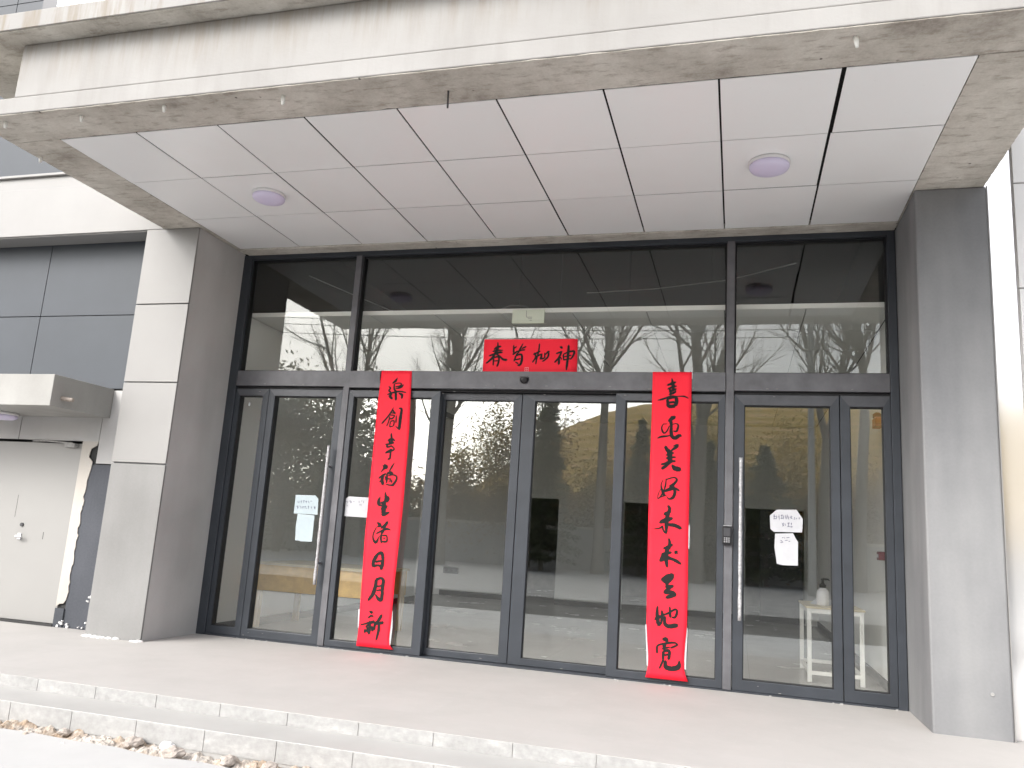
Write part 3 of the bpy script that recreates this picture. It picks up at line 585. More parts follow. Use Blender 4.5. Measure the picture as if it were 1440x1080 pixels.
def leaf(name, x0, gx0, gx1, x1, z0, gz0, gz1, z1, y0=YF, y1=.075, mat=None, label=None):
    """a framed pane: outer x0..x1, glass gx0..gx1"""
    mat = mat or F
    o = MB().ring((x0, z0, x1, z1), (gx0, gz0, gx1, gz1), y0, y1, 1).build(name, [mat, M['frame_rail']], B, .004)
    if label: o['label'] = label
    e = .005
    MB().ring((gx0, gz0, gx1, gz1), (gx0 + e, gz0 + e, gx1 - e, gz1 - e), y0 + .012, y1 - .012).build('gasket', G_, o)
    pane(gx0, gz0, gx1, gz1, o, (y0 + y1) / 2, 'pane', M['door_glass'])
    return o
for nm, x0, x1 in (('left', -.368, .683), ('middle', .738, 3.813), ('right', 3.871, 4.935)):
    w = MB().ring((x0, 2.2525, x1, 3.2845), (x0 + .012, 2.262, x1 - .012, 3.275), .02, .07).build('transom_window', G_, B)
    pane(x0 + .012, 2.2525, x1 - .012, 3.2845, w)
leaf('sidelight', -.367, -.325, -.095, -.036, .013, .078, 2.03, 2.092, label='narrow sidelight at the left edge of the glazing')
dl = leaf('glass_door', -.030, .030, .616, .681, .013, .080, 2.03, 2.090, -.006, .07, label='left swing door with two notices')
leaf('fixed_glazing', .741, .788, 1.486, 1.562, .0145, .062, 2.032, 2.088, -.012, .06, label='fixed glass panel behind the left couplet')
s1 = leaf('sliding_door', 1.53, 1.58, 2.167, 2.236, .0145, .064, 2.03, 2.088, .062, .11, label='left leaf of the sliding door')
s2 = leaf('sliding_door', 2.241, 2.346, 3.002, 3.05, .0145, .064, 2.03, 2.088, .062, .11, label='right leaf of the sliding door')
leaf('fixed_glazing', 3.0, 3.076, 3.764, 3.811, .0145, .066, 2.032, 2.088, -.012, .06, label='fixed glass panel behind the right couplet')
dr = leaf('glass_door', 3.874, 3.947, 4.537, 4.596, .013, .084, 2.012, 2.090, -.006, .07, label='right swing door with a notice and a code sheet')
leaf('sidelight', 4.602, 4.667, 4.886, 4.934, .013, .090, 2.012, 2.092, label='narrow sidelight at the right edge of the glazing')
for d, xh, z0, z1 in ((dl, .632, .482, 1.606), (dr, 3.925, .483, 1.616)):
    m = MB(); path = [(xh, -.068, z0 + (z1 - z0) * i / 30) for i in range(31)]
    r_ = random.Random(int(xh * 100)); m.tube(path, [.0125 + r_.uniform(-.0015, .0022) for _ in path], 12)
    h = m.build('handle', M['wrap'], d, 0, True)
    for zz in (z0 + .17, z1 - .17): MB().tube([(xh, -.066, zz), (xh, .0, zz)], .009, 10).build('standoff', M['steel'], h)
# smears of mortar along the foot of the glazing
m = MB(); r_ = random.Random(31)
for i in range(36):
    x = r_.choice([r_.uniform(-.05, .25), r_.uniform(.7, 1.4), r_.uniform(.7, 1.6), r_.uniform(3.05, 3.8), r_.uniform(4.0, 4.95)]); s_ = r_.uniform(.004, .014)
    m.lathe([(s_, 0), (s_ * .9, s_ * .35), (s_ * .4, s_ * .5)], (x, -.022 + r_.uniform(-.02, .006), 0), 6)
m.build('mortar_crumbs', M['crumb'], fr)['kind'] = 'stuff'
m = MB(); r_ = random.Random(33)
for i in range(40):
    x = r_.uniform(-.3, 4.9); z = r_.choice([r_.uniform(2.06, 2.09), r_.uniform(2.115, 2.135), r_.uniform(.02, .06)]); s_ = r_.uniform(.003, .02)
    m.box(x, -.0335 if .74 < x < 3.8 and z > 2.1 else -.0165, z, x + s_, -.0125, z + r_.uniform(.002, .006))
m.build('paint_specks', M['plaster_light'], fr)['kind'] = 'stuff'

# ---------------------------------------------------------------- lobby behind the glass
IW = M['inner_wall']
MB().box(-3.2, .0, -.06, 5.6, 12, -.004).build('lobby_floor', M['lobby_floor'])['kind'] = 'structure'
box('lobby_wall', IW, B, -.62, .10, 0, -.425, 4.7, 2.79)
m = MB(); m.box(5.0, .10, 0, 5.2, 2.75, 2.79); m.box(5.0, 4.4, 0, 5.2, 6.2, 2.79); m.box(5.0, 2.75, 0, 5.2, 4.4, .1); m.box(5.0, 2.75, 2.68, 5.2, 4.4, 2.79)
m.build('lobby_wall', IW, B)
w = box('added_side_window', M['window_dark'], B, 5.08, 3.56, .102, 5.12, 3.60, 2.678)  # invented window, hidden from the camera, added to brighten the lobby with daylight
box('pane', M['glass'], w, 5.13, 2.75, .1, 5.137, 4.4, 2.68)
m = MB()
for x0, x1 in ((-3.2, .72), (1.25, 2.25), (3.2, 3.98), (4.85, 5.0)): m.box(x0, 6.2, 0, x1, 6.34, 1.58)
m.box(-3.2, 6.2, 1.58, 5.0, 6.34, 2.79); m.build('lobby_wall', M['back_wall'], B)
m = []; m.append((-3.3, 9.5, 0, 5.2, 9.7, 2.79)); m.append((-3.4, 6.34, 0, -3.2, 9.5, 2.79)); m.append((-3.4, 4.6, 0, -3.2, 6.34, .3)); m.append((5.2, 6.34, 0, 5.3, 9.5, 2.79)); m.append((-3.2, 4.5, 0, -.62, 4.7, 2.79))  # left corridor end stops at a low sill: unseen opening added for daylight
boxes('corridor_wall', M['corridor'], B, m)
box('corridor_ceiling', M['corridor'], B, -3.2, 6.345, 2.4, 5.195, 9.495, 2.5); box('corridor_ceiling', M['corridor'], B, -3.4, 4.5, 2.795, -.625, 6.34, 2.85)
m = []
for x0, x1 in ((-.6, .715), (1.255, 2.245), (3.205, 3.975)): m.append((x0, 6.185, 0, x1, 6.2, .075))
m.append((-.425, .12, 0, -.412, 4.7, .07)); m.append((4.985, .12, 0, 5.0, 6.2, .07)); m.append((-.62, 4.7, 0, -.412, 4.715, .07)); boxes('skirting', M['skirting'], B, m)
box('inner_door', M['dark_door'], B, 4.22, 6.24, 0, 4.80, 6.28, 1.57)
m = []; m.append((3.98, 6.19, 0, 4.02, 6.2, 1.60)); m.append((4.82, 6.15, 0, 4.845, 6.2, 1.60)); boxes('door_frame', M['ceil'], B, m)
# suspended ceiling with open void above
m = MB(); y = .13
while y < 6.2:
    y1 = min(6.2, y + .66); x = -.408
    while x < 4.98:
        m.box(x + .004, y + .004, 2.782, min(x + .6, 4.995) - .004, y1 - .004, 2.80); x += .6
    y = y1
m.build('lobby_ceiling', M['ceil'], B)
box('ceiling_trim', M['white_metal'], B, -.424, .108, 2.778, 4.999, .126, 2.815)
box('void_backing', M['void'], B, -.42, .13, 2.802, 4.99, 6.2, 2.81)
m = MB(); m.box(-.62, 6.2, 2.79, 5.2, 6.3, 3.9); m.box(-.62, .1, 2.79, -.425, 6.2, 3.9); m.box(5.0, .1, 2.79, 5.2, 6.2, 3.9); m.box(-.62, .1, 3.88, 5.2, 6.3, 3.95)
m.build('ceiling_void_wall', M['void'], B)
for x in (1.98, 2.36, 2.98, 3.68): MB().tube([(x, .7, 2.81), (x, .7, 3.88)], .0015, 5).build('ceiling_hanger', M['dark_plastic'], B)
for a in ([(2.634, .5, 3.062), (3.2, .5, 3.085), (3.809, .5, 3.146), (4.347, .5, 3.275)], [(-.077, .5, 3.296), (.4, .5, 3.10), (.813, .5, 2.934), (1.3, .5, 2.83)]):
    MB().tube(a, .005, 7).build('conduit', M['plaster_light'], B)
m = MB(); m.tube([(1.95, .2, 2.83), (2.05, .2, 2.87), (2.18, .2, 2.86), (2.24, .2, 2.81)], .006, 6); m.build('conduit', M['dark_plastic'], B)
# ---------------------------------------------------------------- red couplets with brush writing
def catmull(p, n):
    out = []; k = len(p)
    for i in range(k - 1):
        a, b, c, d = p[max(i - 1, 0)], p[i], p[i + 1], p[min(i + 2, k - 1)]
        for j in range(n):
            t = j / n
            out.append(tuple(.5 * (2 * b[q] + (c[q] - a[q]) * t + (2 * a[q] - 5 * b[q] + 4 * c[q] - d[q]) * t * t + (3 * b[q] - a[q] - 3 * c[q] + d[q]) * t ** 3) for q in range(3)))
    out.append(p[-1]); return out
def ink(strokes, name, mat, parent, yfun, jit=.10, wk=1.0, n=7):
    """flat brush strokes in metres, laid on the sheet"""
    m = MB(); r_ = random.Random(17)
    for si, s_ in enumerate(strokes):
        p = [(s_[i] / 1000, s_[i + 1] / 1000, s_[i + 2] / 1000) for i in range(0, len(s_), 3)]
        c = catmull(p, n); L = []; Q = []; ph = r_.uniform(0, 6)
        for i, (x, z, w) in enumerate(c):
            a = c[max(i - 1, 0)]; b = c[min(i + 1, len(c) - 1)]
            dx, dz = b[0] - a[0], b[1] - a[1]; d = math.hypot(dx, dz) or 1
            nx, nz = -dz / d, dx / d
            w = max(.0015, w * wk) / 2
            e = 1.0
            if i == 0 or i == len(c) - 1: e = .45
            l_ = w * e * (1 + r_.uniform(-jit, jit)); q_ = w * e * (1 + r_.uniform(-jit, jit))
            L.append((x + nx * l_, z + nz * l_)); Q.append((x - nx * q_, z - nz * q_))
        # rounded tips
        def tip(k0, k1, w):
            dx, dz = c[k0][0] - c[k1][0], c[k0][1] - c[k1][1]; d = math.hypot(dx, dz) or 1
            return (c[k0][0] + dx / d * w * .45, c[k0][1] + dz / d * w * .45)
        t0, t1 = tip(0, 1, c[0][2]), tip(-1, -2, c[-1][2])
        off = .0012 + si * 4e-5
        P = lambda q: (q[0] / S, (yfun(q[0], q[1]) - off) / S, q[1] / S)
        m.face([P(t0), P(L[0]), P(Q[0])])
        for i in range(len(c) - 1): m.face([P(L[i]), P(L[i + 1]), P(Q[i + 1]), P(Q[i])])
        m.face([P(L[-1]), P(t1), P(Q[-1])])
    return m.build(name, mat, parent, fixn=False)
def sheet(name, edge_l, edge_r, z0, z1, y, wave, parent, mat, nz=60, nx=10, t=.0008):
    """paper sheet; edges are functions of z giving x (plan units)"""
    m = MB(); n = 0
    for back in (0, 1):
        for j in range(nz + 1):
            z = z1 + (z0 - z1) * j / nz; a, b = edge_l(z), edge_r(z)
            for i in range(nx + 1):
                x = a + (b - a) * i / nx
                m.v.append((x, wave(x * S, z * S) / S + back * t / S, z))
    w = nx + 1; K = w * (nz + 1)
    for j in range(nz):
        for i in range(nx):
            a = j * w + i
            m.f.append((a, a + w, a + w + 1, a + 1)); m.f.append((K + a, K + a + 1, K + a + w + 1, K + a + w)); m.mi += [0, 0]
    for j in range(nz):
        for i in (0, nx):
            a = j * w + i; m.f.append((a, a + w, K + a + w, K + a)); m.mi.append(0)
    for i in range(nx):
        for j in (0, nz):
            a = j * w + i; m.f.append((a, a + 1, K + a + 1, K + a)); m.mi.append(0)
    return m.build(name, mat, parent, 0, True)
def lerp(tab):
    def f(z):
        for (z0, x0), (z1, x1) in zip(tab, tab[1:]):
            if z0 >= z >= z1: return x0 + (x1 - x0) * (z0 - z) / (z0 - z1)
        return tab[-1][1] if z < tab[-1][0] else tab[0][1]
    return f
def couplet(name, label, strokes, le, re, z0, z1, base_y, cx, amp=.003, backs=()):
    t = thing(name, label, 'paper banner', (cx, base_y, z0), 'red new year couplets')
    def wave(x, z):
        return base_y * S + amp * (math.sin(z * 4.1 + cx) * .5 + math.sin(z * 9 + x * 5) * .3 + math.sin(x * 13) * .4) + amp * .8 * abs((z / .365 + .3) % 1 - .5)
    sheet('sheet', lerp(le), lerp(re), z0, z1, base_y, wave, t, M['red'])
    ink(strokes, 'writing', M['ink'], t, wave, .10, 1.32 if base_y < 0 else 1.18)
    for b in backs:
        m = MB(); m.prism_y(b, base_y + .004, base_y + .006); m.build('white_edge', M['paper'], t)
    return t
cL = couplet('couplet', 'tall red couplet on the left, beside the left swing door, with nine black brush characters', STROKES['L'],
    [(2.252, 1.030), (2.02, 1.023), (1.55, 1.020), (.91, 1.020), (.36, 1.036), (.16, 1.040), (.042, 1.034)],
    [(2.252, 1.302), (2.02, 1.312), (1.78, 1.325), (1.15, 1.328), (.54, 1.314), (.27, 1.312), (.12, 1.306), (.06, 1.315), (.045, 1.348)], .042, 2.252, -.034, 1.17,
    backs=([(1.30, .33), (1.3165, .33), (1.325, .2), (1.318, .05), (1.30, .05)], [(1.02, .32), (1.04, .32), (1.04, .18), (1.03, .18)], [(1.018, 2.258), (1.05, 2.258), (1.04, 2.15), (1.016, 2.16)]))
cR = couplet('couplet', 'tall red couplet right of the sliding doors, starting with the black character for joy', STROKES['R'],
    [(2.252, 3.276), (1.83, 3.276), (1.30, 3.274), (.8, 3.278), (.40, 3.284), (.30, 3.292), (.18, 3.303), (.10, 3.302), (.06, 3.290), (.04, 3.286)],
    [(2.252, 3.566), (1.63, 3.567), (1.1, 3.564), (.56, 3.568), (.40, 3.567), (.28, 3.556), (.17, 3.552), (.10, 3.556), (.06, 3.572), (.04, 3.584)], .04, 2.252, -.036, 3.42,
    backs=([(3.275, .40), (3.30, .40), (3.31, .12), (3.293, .12), (3.288, .22)], [(3.55, .40), (3.573, .40), (3.568, .22), (3.566, .12), (3.545, .12)], [(3.56, 1.12), (3.574, 1.12), (3.573, .95), (3.56, .95)], [(3.55, 2.258), (3.572, 2.258), (3.572, 2.2), (3.55, 2.2)]))
cT = couplet('couplet', 'small horizontal red banner with four black brush characters above the sliding doors', STROKES['T'],
    [(2.531, 1.893), (2.256, 1.897)], [(2.531, 2.671), (2.256, 2.678)], 2.256, 2.531, .026, 2.28, .0008,
    backs=([(1.889, 2.536), (2.675, 2.534), (2.672, 2.50), (1.889, 2.50)], [(1.889, 2.30), (1.91, 2.30), (1.91, 2.2525), (1.889, 2.2525)], [(2.66, 2.30), (2.685, 2.30), (2.685, 2.2525), (2.66, 2.2525)]))
m = MB()
for x0, z0, x1, z1 in ((2.250, 2.262, 2.255, 2.298), (2.279, 2.262, 2.284, 2.298), (2.256, 2.293, 2.278, 2.298), (2.256, 2.262, 2.278, 2.267), (2.258, 2.277, 2.276, 2.283), (2.265, 2.268, 2.269, 2.292)): m.box(x0, .0235, z0, x1, .0245, z1)
m.build('seal', M['seal'], cT)

# ---------------------------------------------------------------- notices taped to the doors
def notice(label, outline, strokes, mat, y=.0275, cat='notice'):
    o = MB().prism_y([(x / S, z / S) for x, z in outline], y, y + .0008).build('notice', mat)
    tag(o, label, cat, 'paper notices on the doors')
    if strokes: ink(strokes, 'handwriting', M['pen'], o, lambda x, z: y * S, .05, 1.0, 3)
    return o
notice('white cut-corner notice with two handwritten lines on the right swing door', [(5.677, 1.719), (5.858, 1.726), (5.915, 1.64), (5.908, 1.514), (5.652, 1.504), (5.618, 1.53), (5.613, 1.659)], STROKES['N1'], M['paper'])
notice('white printed sheet below the cut-corner notice on the right swing door', [(5.662, 1.488), (5.826, 1.501), (5.848, 1.455), (5.87, 1.42), (5.868, 1.2), (5.73, 1.195), (5.677, 1.206), (5.655, 1.363)], STROKES['N2'], M['paper'], .0265)
notice('bluish notice with two handwritten lines on the left swing door', [(0.435, 1.62), (0.685, 1.625), (0.728, 1.587), (0.737, 1.41), (0.434, 1.41)], STROKES['N3'], M['paper_blue'])
notice('blank bluish sheet hanging below the handwritten notice on the left swing door', [(0.487, 1.408), (0.703, 1.401), (0.703, 1.108), (0.56, 1.104), (0.539, 1.112), (0.492, 1.111), (0.48, 1.268)], None, M['paper_blue'], .0265)
notice('white notice tucked against the edge of the left couplet', [(1.112, 1.633), (1.40, 1.631), (1.395, 1.41), (1.065, 1.413), (1.047, 1.431), (1.061, 1.595)], STROKES['N4'], M['paper'], .0175)
o = MB().prism_y([(-.247, 1.975), (-.231, 1.975), (-.231, 1.944), (-.247, 1.944)], .031, .0335).build('sticker', M['paper'])
tag(o, 'tiny white sticker at the top of the narrow left sidelight', 'sticker')

# ---------------------------------------------------------------- fittings on the entrance
t = thing('motion_sensor', 'black dome door sensor under the small red banner', 'sensor', (2.268, -.03, 2.17))
m = MB()
n_ = 16
prof = [(.001, -.028), (.016, -.026), (.028, -.018), (.035, -.004), (.036, .012), (.034, .02)]
m.lathe(prof, (2.268, -.034, 2.18), 20); m.build('dome', M['black_plastic'], t, 0, True)
box('mounting_plate', M['dark_plastic'], t, 2.236, -.042, 2.2, 2.30, -.0305, 2.212, bevel=.002)
t = thing('access_keypad', 'black keypad lock on the post beside the right swing door', 'keypad', (3.835, -.02, 1.06))
box('body', M['black_plastic'], t, 3.801, -.055, .998, 3.864, -.0205, 1.126, bevel=.006)
box('screen', M['dark_plastic'], t, 3.810, -.0575, 1.055, 3.856, -.0552, 1.112)
m = MB()
for i in range(3):
    for j in range(3): m.box(3.813 + i * .015, -.0575, 1.012 + j * .013, 3.823 + i * .015, -.0553, 1.020 + j * .013)
m.build('keys', M['steel'], t)
box('cap', M['steel'], t, 3.808, -.056, 1.1265, 3.868, -.022, 1.131)

def ceiling_lamp(x, y, z, r, label):
    t = thing('ceiling_lamp', label, 'ceiling lamp', (x, y, z), 'round ceiling lamps')
    MB().lathe([(r * 1.05, 0), (r * 1.06, -.012), (r * 1.03, -.022), (r * .9, -.022)], (x, y, z - .0005), 40).build('base', M['lamp_base'], t, 0, True)
    MB().lathe([(r * 1.02, -.0225), (r * 1.02, -.034), (r * .96, -.046), (r * .80, -.055), (r * .45, -.060), (.001, -.062)], (x, y, z), 40).build('diffuser', M['lamp_dome'], t, 0, True)
    return t
ceiling_lamp(.545, -1.20, HS - .003, .115, 'round lavender ceiling lamp on the left part of the canopy ceiling')
ceiling_lamp(4.075, -1.20, HS - .003, .118, 'round lavender ceiling lamp on the right part of the canopy ceiling')
ceiling_lamp(-2.20, -.66, 1.734, .13, 'round lamp under the concrete hood over the steel side door')

labs = ['farthest left along the front beam', 'second from the left along the front beam', 'third from the left along the front beam', 'fourth from the left along the front beam', None, 'near the right end of the front beam', 'on the left side beam']
for i, (x, y) in enumerate(((-.588, -2.427), (-.009, -2.414), (.606, -2.43), (1.392, -2.41), (2.352, -2.30), (4.413, -2.421), (-.77, -1.978))):
    m = MB()
    if i == 4:
        m.tube([(x, y, HS + .02), (x + .004, y + .002, HS - .10)], .0055, 7); o = m.build('iron_spike', M['dark_plastic']); tag(o, 'thin rusty iron spike hanging from the middle of the front beam', 'spike'); continue
    h = .055 if i in (3, 5) else .04
    m.tube([(x, y, HS + .02), (x + .003, y, HS - h * .4), (x + .006, y - .003, HS - h)], [.013, .012, .008], 10)
    o = m.build('anchor_stub', M['white_metal'], None, 0, True); tag(o, 'white plastic stub under the canopy, ' + labs[i], 'stub', 'white stubs under the canopy')

# ---------------------------------------------------------------- things in the lobby
t = thing('emergency_sign', 'unlit pale green emergency exit box hanging at the lobby ceiling edge', 'exit sign', (2.25, .10, 2.74))
box('housing', M['sign_green'], t, 2.10, .088, 2.682, 2.372, .106, 2.798, bevel=.004)
m = MB(); m.box(2.219, .0865, 2.735, 2.222, .0875, 2.79); m.box(2.222, .0865, 2.732, 2.27, .0875, 2.735); m.box(2.235, .0865, 2.722, 2.27, .0875, 2.725); m.box(2.25, .0865, 2.705, 2.27, .0875, 2.708); m.build('marking', M['dark_plastic'], t)
t = thing('wooden_table', 'yellow wooden table with pale legs behind the left swing door', 'table', (.15, 1.1, 0))
box('tabletop', M['tabletop2'], t, -.40, .66, .565, .80, 1.5, .588, bevel=.003)
box('apron', M['tabletop'], t, -.385, .68, .335, .785, .70, .564, bevel=.002); box('apron', M['tabletop'], t, -.385, 1.46, .335, .785, 1.48, .564, bevel=.002)
for x in (-.385, .735):
    for y in (.701, 1.41): box('leg', M['leg_wood'], t, x, y, 0, x + .05, y + .05, .564, bevel=.002)
t = thing('side_table', 'small white metal table with a thin wooden top by the right wall', 'table', (4.64, 1.24, 0))
box('tabletop', M['tabletop2'], t, 4.43, .84, .552, 4.86, 1.66, .566, bevel=.002)
for x in (4.437, 4.818):
    for y in (.85, 1.615): box('leg', M['white_metal'], t, x, y, 0, x + .032, y + .032, .551, bevel=.002)
m = []
for y in (.853, 1.622): m.append((4.4695, y, .516, 4.8175, y + .022, .5505)); m.append((4.4695, y, .055, 4.8175, y + .022, .083))
for x in (4.441, 4.822): m.append((x, .8825, .516, x + .024, 1.6145, .5505)); m.append((x, .8825, .055, x + .024, 1.6145, .083))
boxes('stretcher', M['white_metal'], t, m, .002)
t = thing('pump_bottle', 'white pump bottle with a black head standing on the small white table', 'bottle', (4.58, 1.12, .567))
MB().lathe([(.042, 0), (.047, .006), (.048, .085), (.044, .115), (.026, .135), (.022, .14)], (4.58, 1.12, .5665), 24).build('body', M['bottle'], t, 0, True)
m = MB(); m.lathe([(.026, .1405), (.027, .165), (.016, .17), (.010, .18), (.010, .2), (.014, .202), (.014, .212)], (4.58, 1.12, .5665), 18); m.tube([(4.58, 1.12, .775), (4.62, 1.10, .776), (4.63, 1.095, .765)], [.009, .007, .005], 8); m.build('pump_head', M['black_plastic'], t)
def towel():
    m = MB(); r_ = random.Random(2)
    from mathutils import noise
    n0 = len(m.v); nx, ny = 16, 12
    for i in range(nx + 1):
        for j in range(ny + 1):
            u, v = i / nx, j / ny; e = min(u, 1 - u, v, 1 - v)
            h = min(1, e * 5) * (.035 + .02 * noise.noise(Vector((u * 4, v * 4, 1))))
            m.v.append((4.50 + .20 * u + .01 * noise.noise(Vector((v * 5, 0, 0))), 1.2 + .16 * v, .567 + h))
    for i in range(nx):
        for j in range(ny):
            a = n0 + i * (ny + 1) + j; m.f.append((a, a + 1, a + ny + 2, a + ny + 1)); m.mi.append(0)
    m.face([(4.50, 1.2, .5668), (4.70, 1.2, .5668), (4.70, 1.36, .5668), (4.50, 1.36, .5668)])
    return m.build('cloth', M['paper'], None, 0, True)
tag(towel(), 'crumpled white cloth behind the pump bottle on the small table', 'cloth')
t = thing('alarm_button', 'dark red fire alarm button on the right lobby wall', 'alarm', (4.995, .83, .985))
box('body', M['red_plastic'], t, 4.955, .78, .955, 4.999, .88, 1.02, bevel=.004); box('plate', M['lamp_base'], t, 4.952, .80, .975, 4.9545, .86, 1.0)
t = thing('alarm_siren', 'orange red alarm siren high on the right lobby wall', 'alarm', (4.995, .78, 2.05))
box('body', M['orange_plastic'], t, 4.94, .70, 1.985, 4.999, .86, 2.06, bevel=.006); MB().lathe([(.035, 0), (.033, .03), (.015, .045)], (4.967, .78, 2.0605), 16).build('beacon', M['red_plastic'], t, 0, True)
t = thing('socket_plate', 'dark double socket plate low on the back wall of the lobby', 'socket', (-.43, 6.195, .38))
box('plate', M['dark_plastic'], t, -.56, 6.188, .335, -.31, 6.199, .43, bevel=.003)
m = MB()
for x in (-.53, -.45, -.37): m.box(x, 6.185, .36, x + .05, 6.1875, .405)
m.build('socket_face', M['black_plastic'], t)

# ---------------------------------------------------------------- across the yard (seen mirrored in the glass)
def bare_tree(x, y, h, r, seed, label, lean=(0, 0), leaders=2):
    r_ = random.Random(seed)
    t = thing('bare_tree', label, 'tree', (x, y, ZG), 'bare trees across the yard')
    trunk = MB(); crown = MB()
    def curve(p, d, L, n, up, wig):
        path = [Vector(p)]; dd = Vector(d).normalized()
        for i in range(n):
            dd = (dd + Vector((r_.gauss(0, wig), r_.gauss(0, wig), up + r_.gauss(0, wig * .5)))).normalized(); path.append(path[-1] + dd * L / n)
        return path
    def side(d, ang):
        ax = d.orthogonal().normalized(); ax.rotate(Matrix.Rotation(r_.uniform(0, 6.28), 3, d)); q = d.copy(); q.rotate(Matrix.Rotation(ang, 3, ax)); return q
    def at(path, f):
        k = len(path) - 1; i = min(k - 1, int(f * k)); return path[i].lerp(path[i + 1], f * k - i), (path[i + 1] - path[i]).normalized()
    fork = h * r_.uniform(.26, .36)
    base = curve((x, y, ZG - .05), (lean[0], lean[1], 1), fork, 5, .0, .015)
    trunk.tube([tuple(p) for p in base], [r * 1.35, r * 1.08, r, r * .96, r * .93, r * .9], 12, False)
    for q in range(leaders):
        a = q * 6.28 / leaders + r_.uniform(-.5, .5); sp = 0 if leaders == 1 else r_.uniform(.16, .34)
        d = Vector((math.cos(a) * sp + lean[0], math.sin(a) * sp + lean[1], 1)); rl = r * (.9 if leaders == 1 else .68)
        L = (h - fork) * r_.uniform(.85, 1.0); st = curve(base[-1] - Vector((0, 0, .1)), d, L, 9, .04, .035)
        trunk.tube([tuple(p) for p in st], [rl * (1 - .93 * i / 9) for i in range(10)], 9, False)
        for b in range(int(17 / leaders ** .5)):
            f = r_.uniform(.04, .96); p, dd = at(st, f); l1 = (1 - f) ** .75 * h * r_.uniform(.20, .34) + .25
            b1 = curve(p, side(dd, r_.uniform(.5, .95)), l1, 6, .10, .07); r1 = min(rl * (1 - .93 * f) * .55, .016 + .016 * l1)
            crown.tube([tuple(v) for v in b1], [r1 * (1 - .8 * i / 6) for i in range(7)], 5, False)
            for c in range(int(4 + 3.2 * l1)):
                f2 = r_.uniform(.12, 1); p2, d2 = at(b1, min(f2, .999)); l2 = l1 * (1 - f2 * .6) * r_.uniform(.25, .5)
                b2 = curve(p2, side(d2, r_.uniform(.35, .8)), l2, 4, .09, .08); r2 = max(.0045, r1 * (1 - .8 * f2) * .5)
                crown.tube([tuple(v) for v in b2], [r2 * (1 - .7 * i / 4) for i in range(5)], 3, False)
                for e in range(3):
                    f3 = r_.uniform(.2, .999); p3_, d3 = at(b2, f3)
                    b3 = curve(p3_, side(d3, r_.uniform(.3, .7)), l2 * r_.uniform(.3, .6), 2, .08, .08)
                    crown.tube([tuple(v) for v in b3], [.0042, .0036, .003], 3, False)
    trunk.build('trunk', M['bark'], t, fixn=False, smooth=True); crown.build('crown', M['twig'], t, fixn=False)
    return t
def leaf_cloud(m, pts, size, r_, el=1.6):
    for p in pts:
        a = Vector((r_.gauss(0, 1), r_.gauss(0, 1), r_.gauss(0, .6))).normalized(); b = a.orthogonal().normalized(); b.rotate(Matrix.Rotation(r_.uniform(0, 6.28), 3, a))
        s_ = size * r_.uniform(.6, 1.3); u = a * s_ * el; v = b * s_ * .55; p = Vector(p)
        m.face([tuple(p - u), tuple(p + v), tuple(p + u), tuple(p - v)])
def conifer(x, y, h, rad, seed, label):
    r_ = random.Random(seed); t = thing('conifer', label, 'tree', (x, y, ZG), 'dark conifers across the yard')
    MB().tube([(x, y, ZG - .05), (x, y, ZG + h * .5), (x, y, ZG + h)], [.09 * h / 6, .06 * h / 6, .01], 8, False).build('trunk', M['bark'], t)
    m = MB(); z = .5
    while z < h * .99:
        f_ = 1 - z / h; R_ = rad * (f_ ** .8) * r_.uniform(.75, 1.1) + .05
        nb = max(4, int(10 * f_ + 4))
        for b in range(nb):
            a = r_.uniform(0, 6.28); L = R_ * r_.uniform(.65, 1.15)
            pts = []
            for k in range(int(14 + 40 * L)):
                q = r_.random() ** .6; w = .16 * L * (1 - q * .6) + .05
                pts.append((x + math.cos(a) * L * q + r_.gauss(0, w * .6), y + math.sin(a) * L * q + r_.gauss(0, w * .6), ZG + z - .22 * L * q * q + .1 * L * q + r_.gauss(0, .05)))
            leaf_cloud(m, pts, .062, r_, 2.2)
        z += r_.uniform(.16, .30) * (.6 + f_)
    m.build('crown', M['needles'], t, fixn=False); return t
def shrub(x, y, w, h, seed, label, mat, n=1400, name='shrub', trunk=False, size=.05, group='shrubs across the yard'):
    r_ = random.Random(seed); t = thing(name, label, 'tree' if trunk else 'shrub', (x, y, ZG), group)
    st = MB(); m = MB(); pts = []
    nb = 14 if not trunk else 22
    cl = []
    for b in range(nb):
        a = r_.uniform(0, 6.28); q = r_.uniform(.1, 1) ** .6; zz = r_.uniform(.25, 1)
        e = Vector((x + math.cos(a) * w * q * (1 - .35 * zz), y + math.sin(a) * w * q * (1 - .35 * zz), ZG + h * zz))
        st.tube([(x + r_.uniform(-.1, .1), y, ZG), tuple(Vector((x, y, ZG + h * zz * .5)).lerp(e, .4)), tuple(e)], [.03 if not trunk else .07, .02, .006], 5, False)
        cl.append(e)
    for i in range(n):
        c = r_.choice(cl); pts.append((c.x + r_.gauss(0, w * .26), c.y + r_.gauss(0, w * .26), max(ZG + .05, c.z + r_.gauss(0, h * .12))))
    leaf_cloud(m, pts, size, r_)
    st.build('trunk', M['bark'], t, fixn=False); m.build('crown', mat, t, fixn=False); return t
YW = -25.9
t = thing('yard_wall', 'long grey boundary wall with pale coping across the yard, mirrored in the glass', 'wall', (0, YW, ZG))
box('wall', M['yardwall'], t, -45, YW - .2, -.3, 45, YW, 1.42); box('coping', M['coping'], t, -45, YW - .26, 1.421, 45, YW + .06, 1.53, bevel=.02)
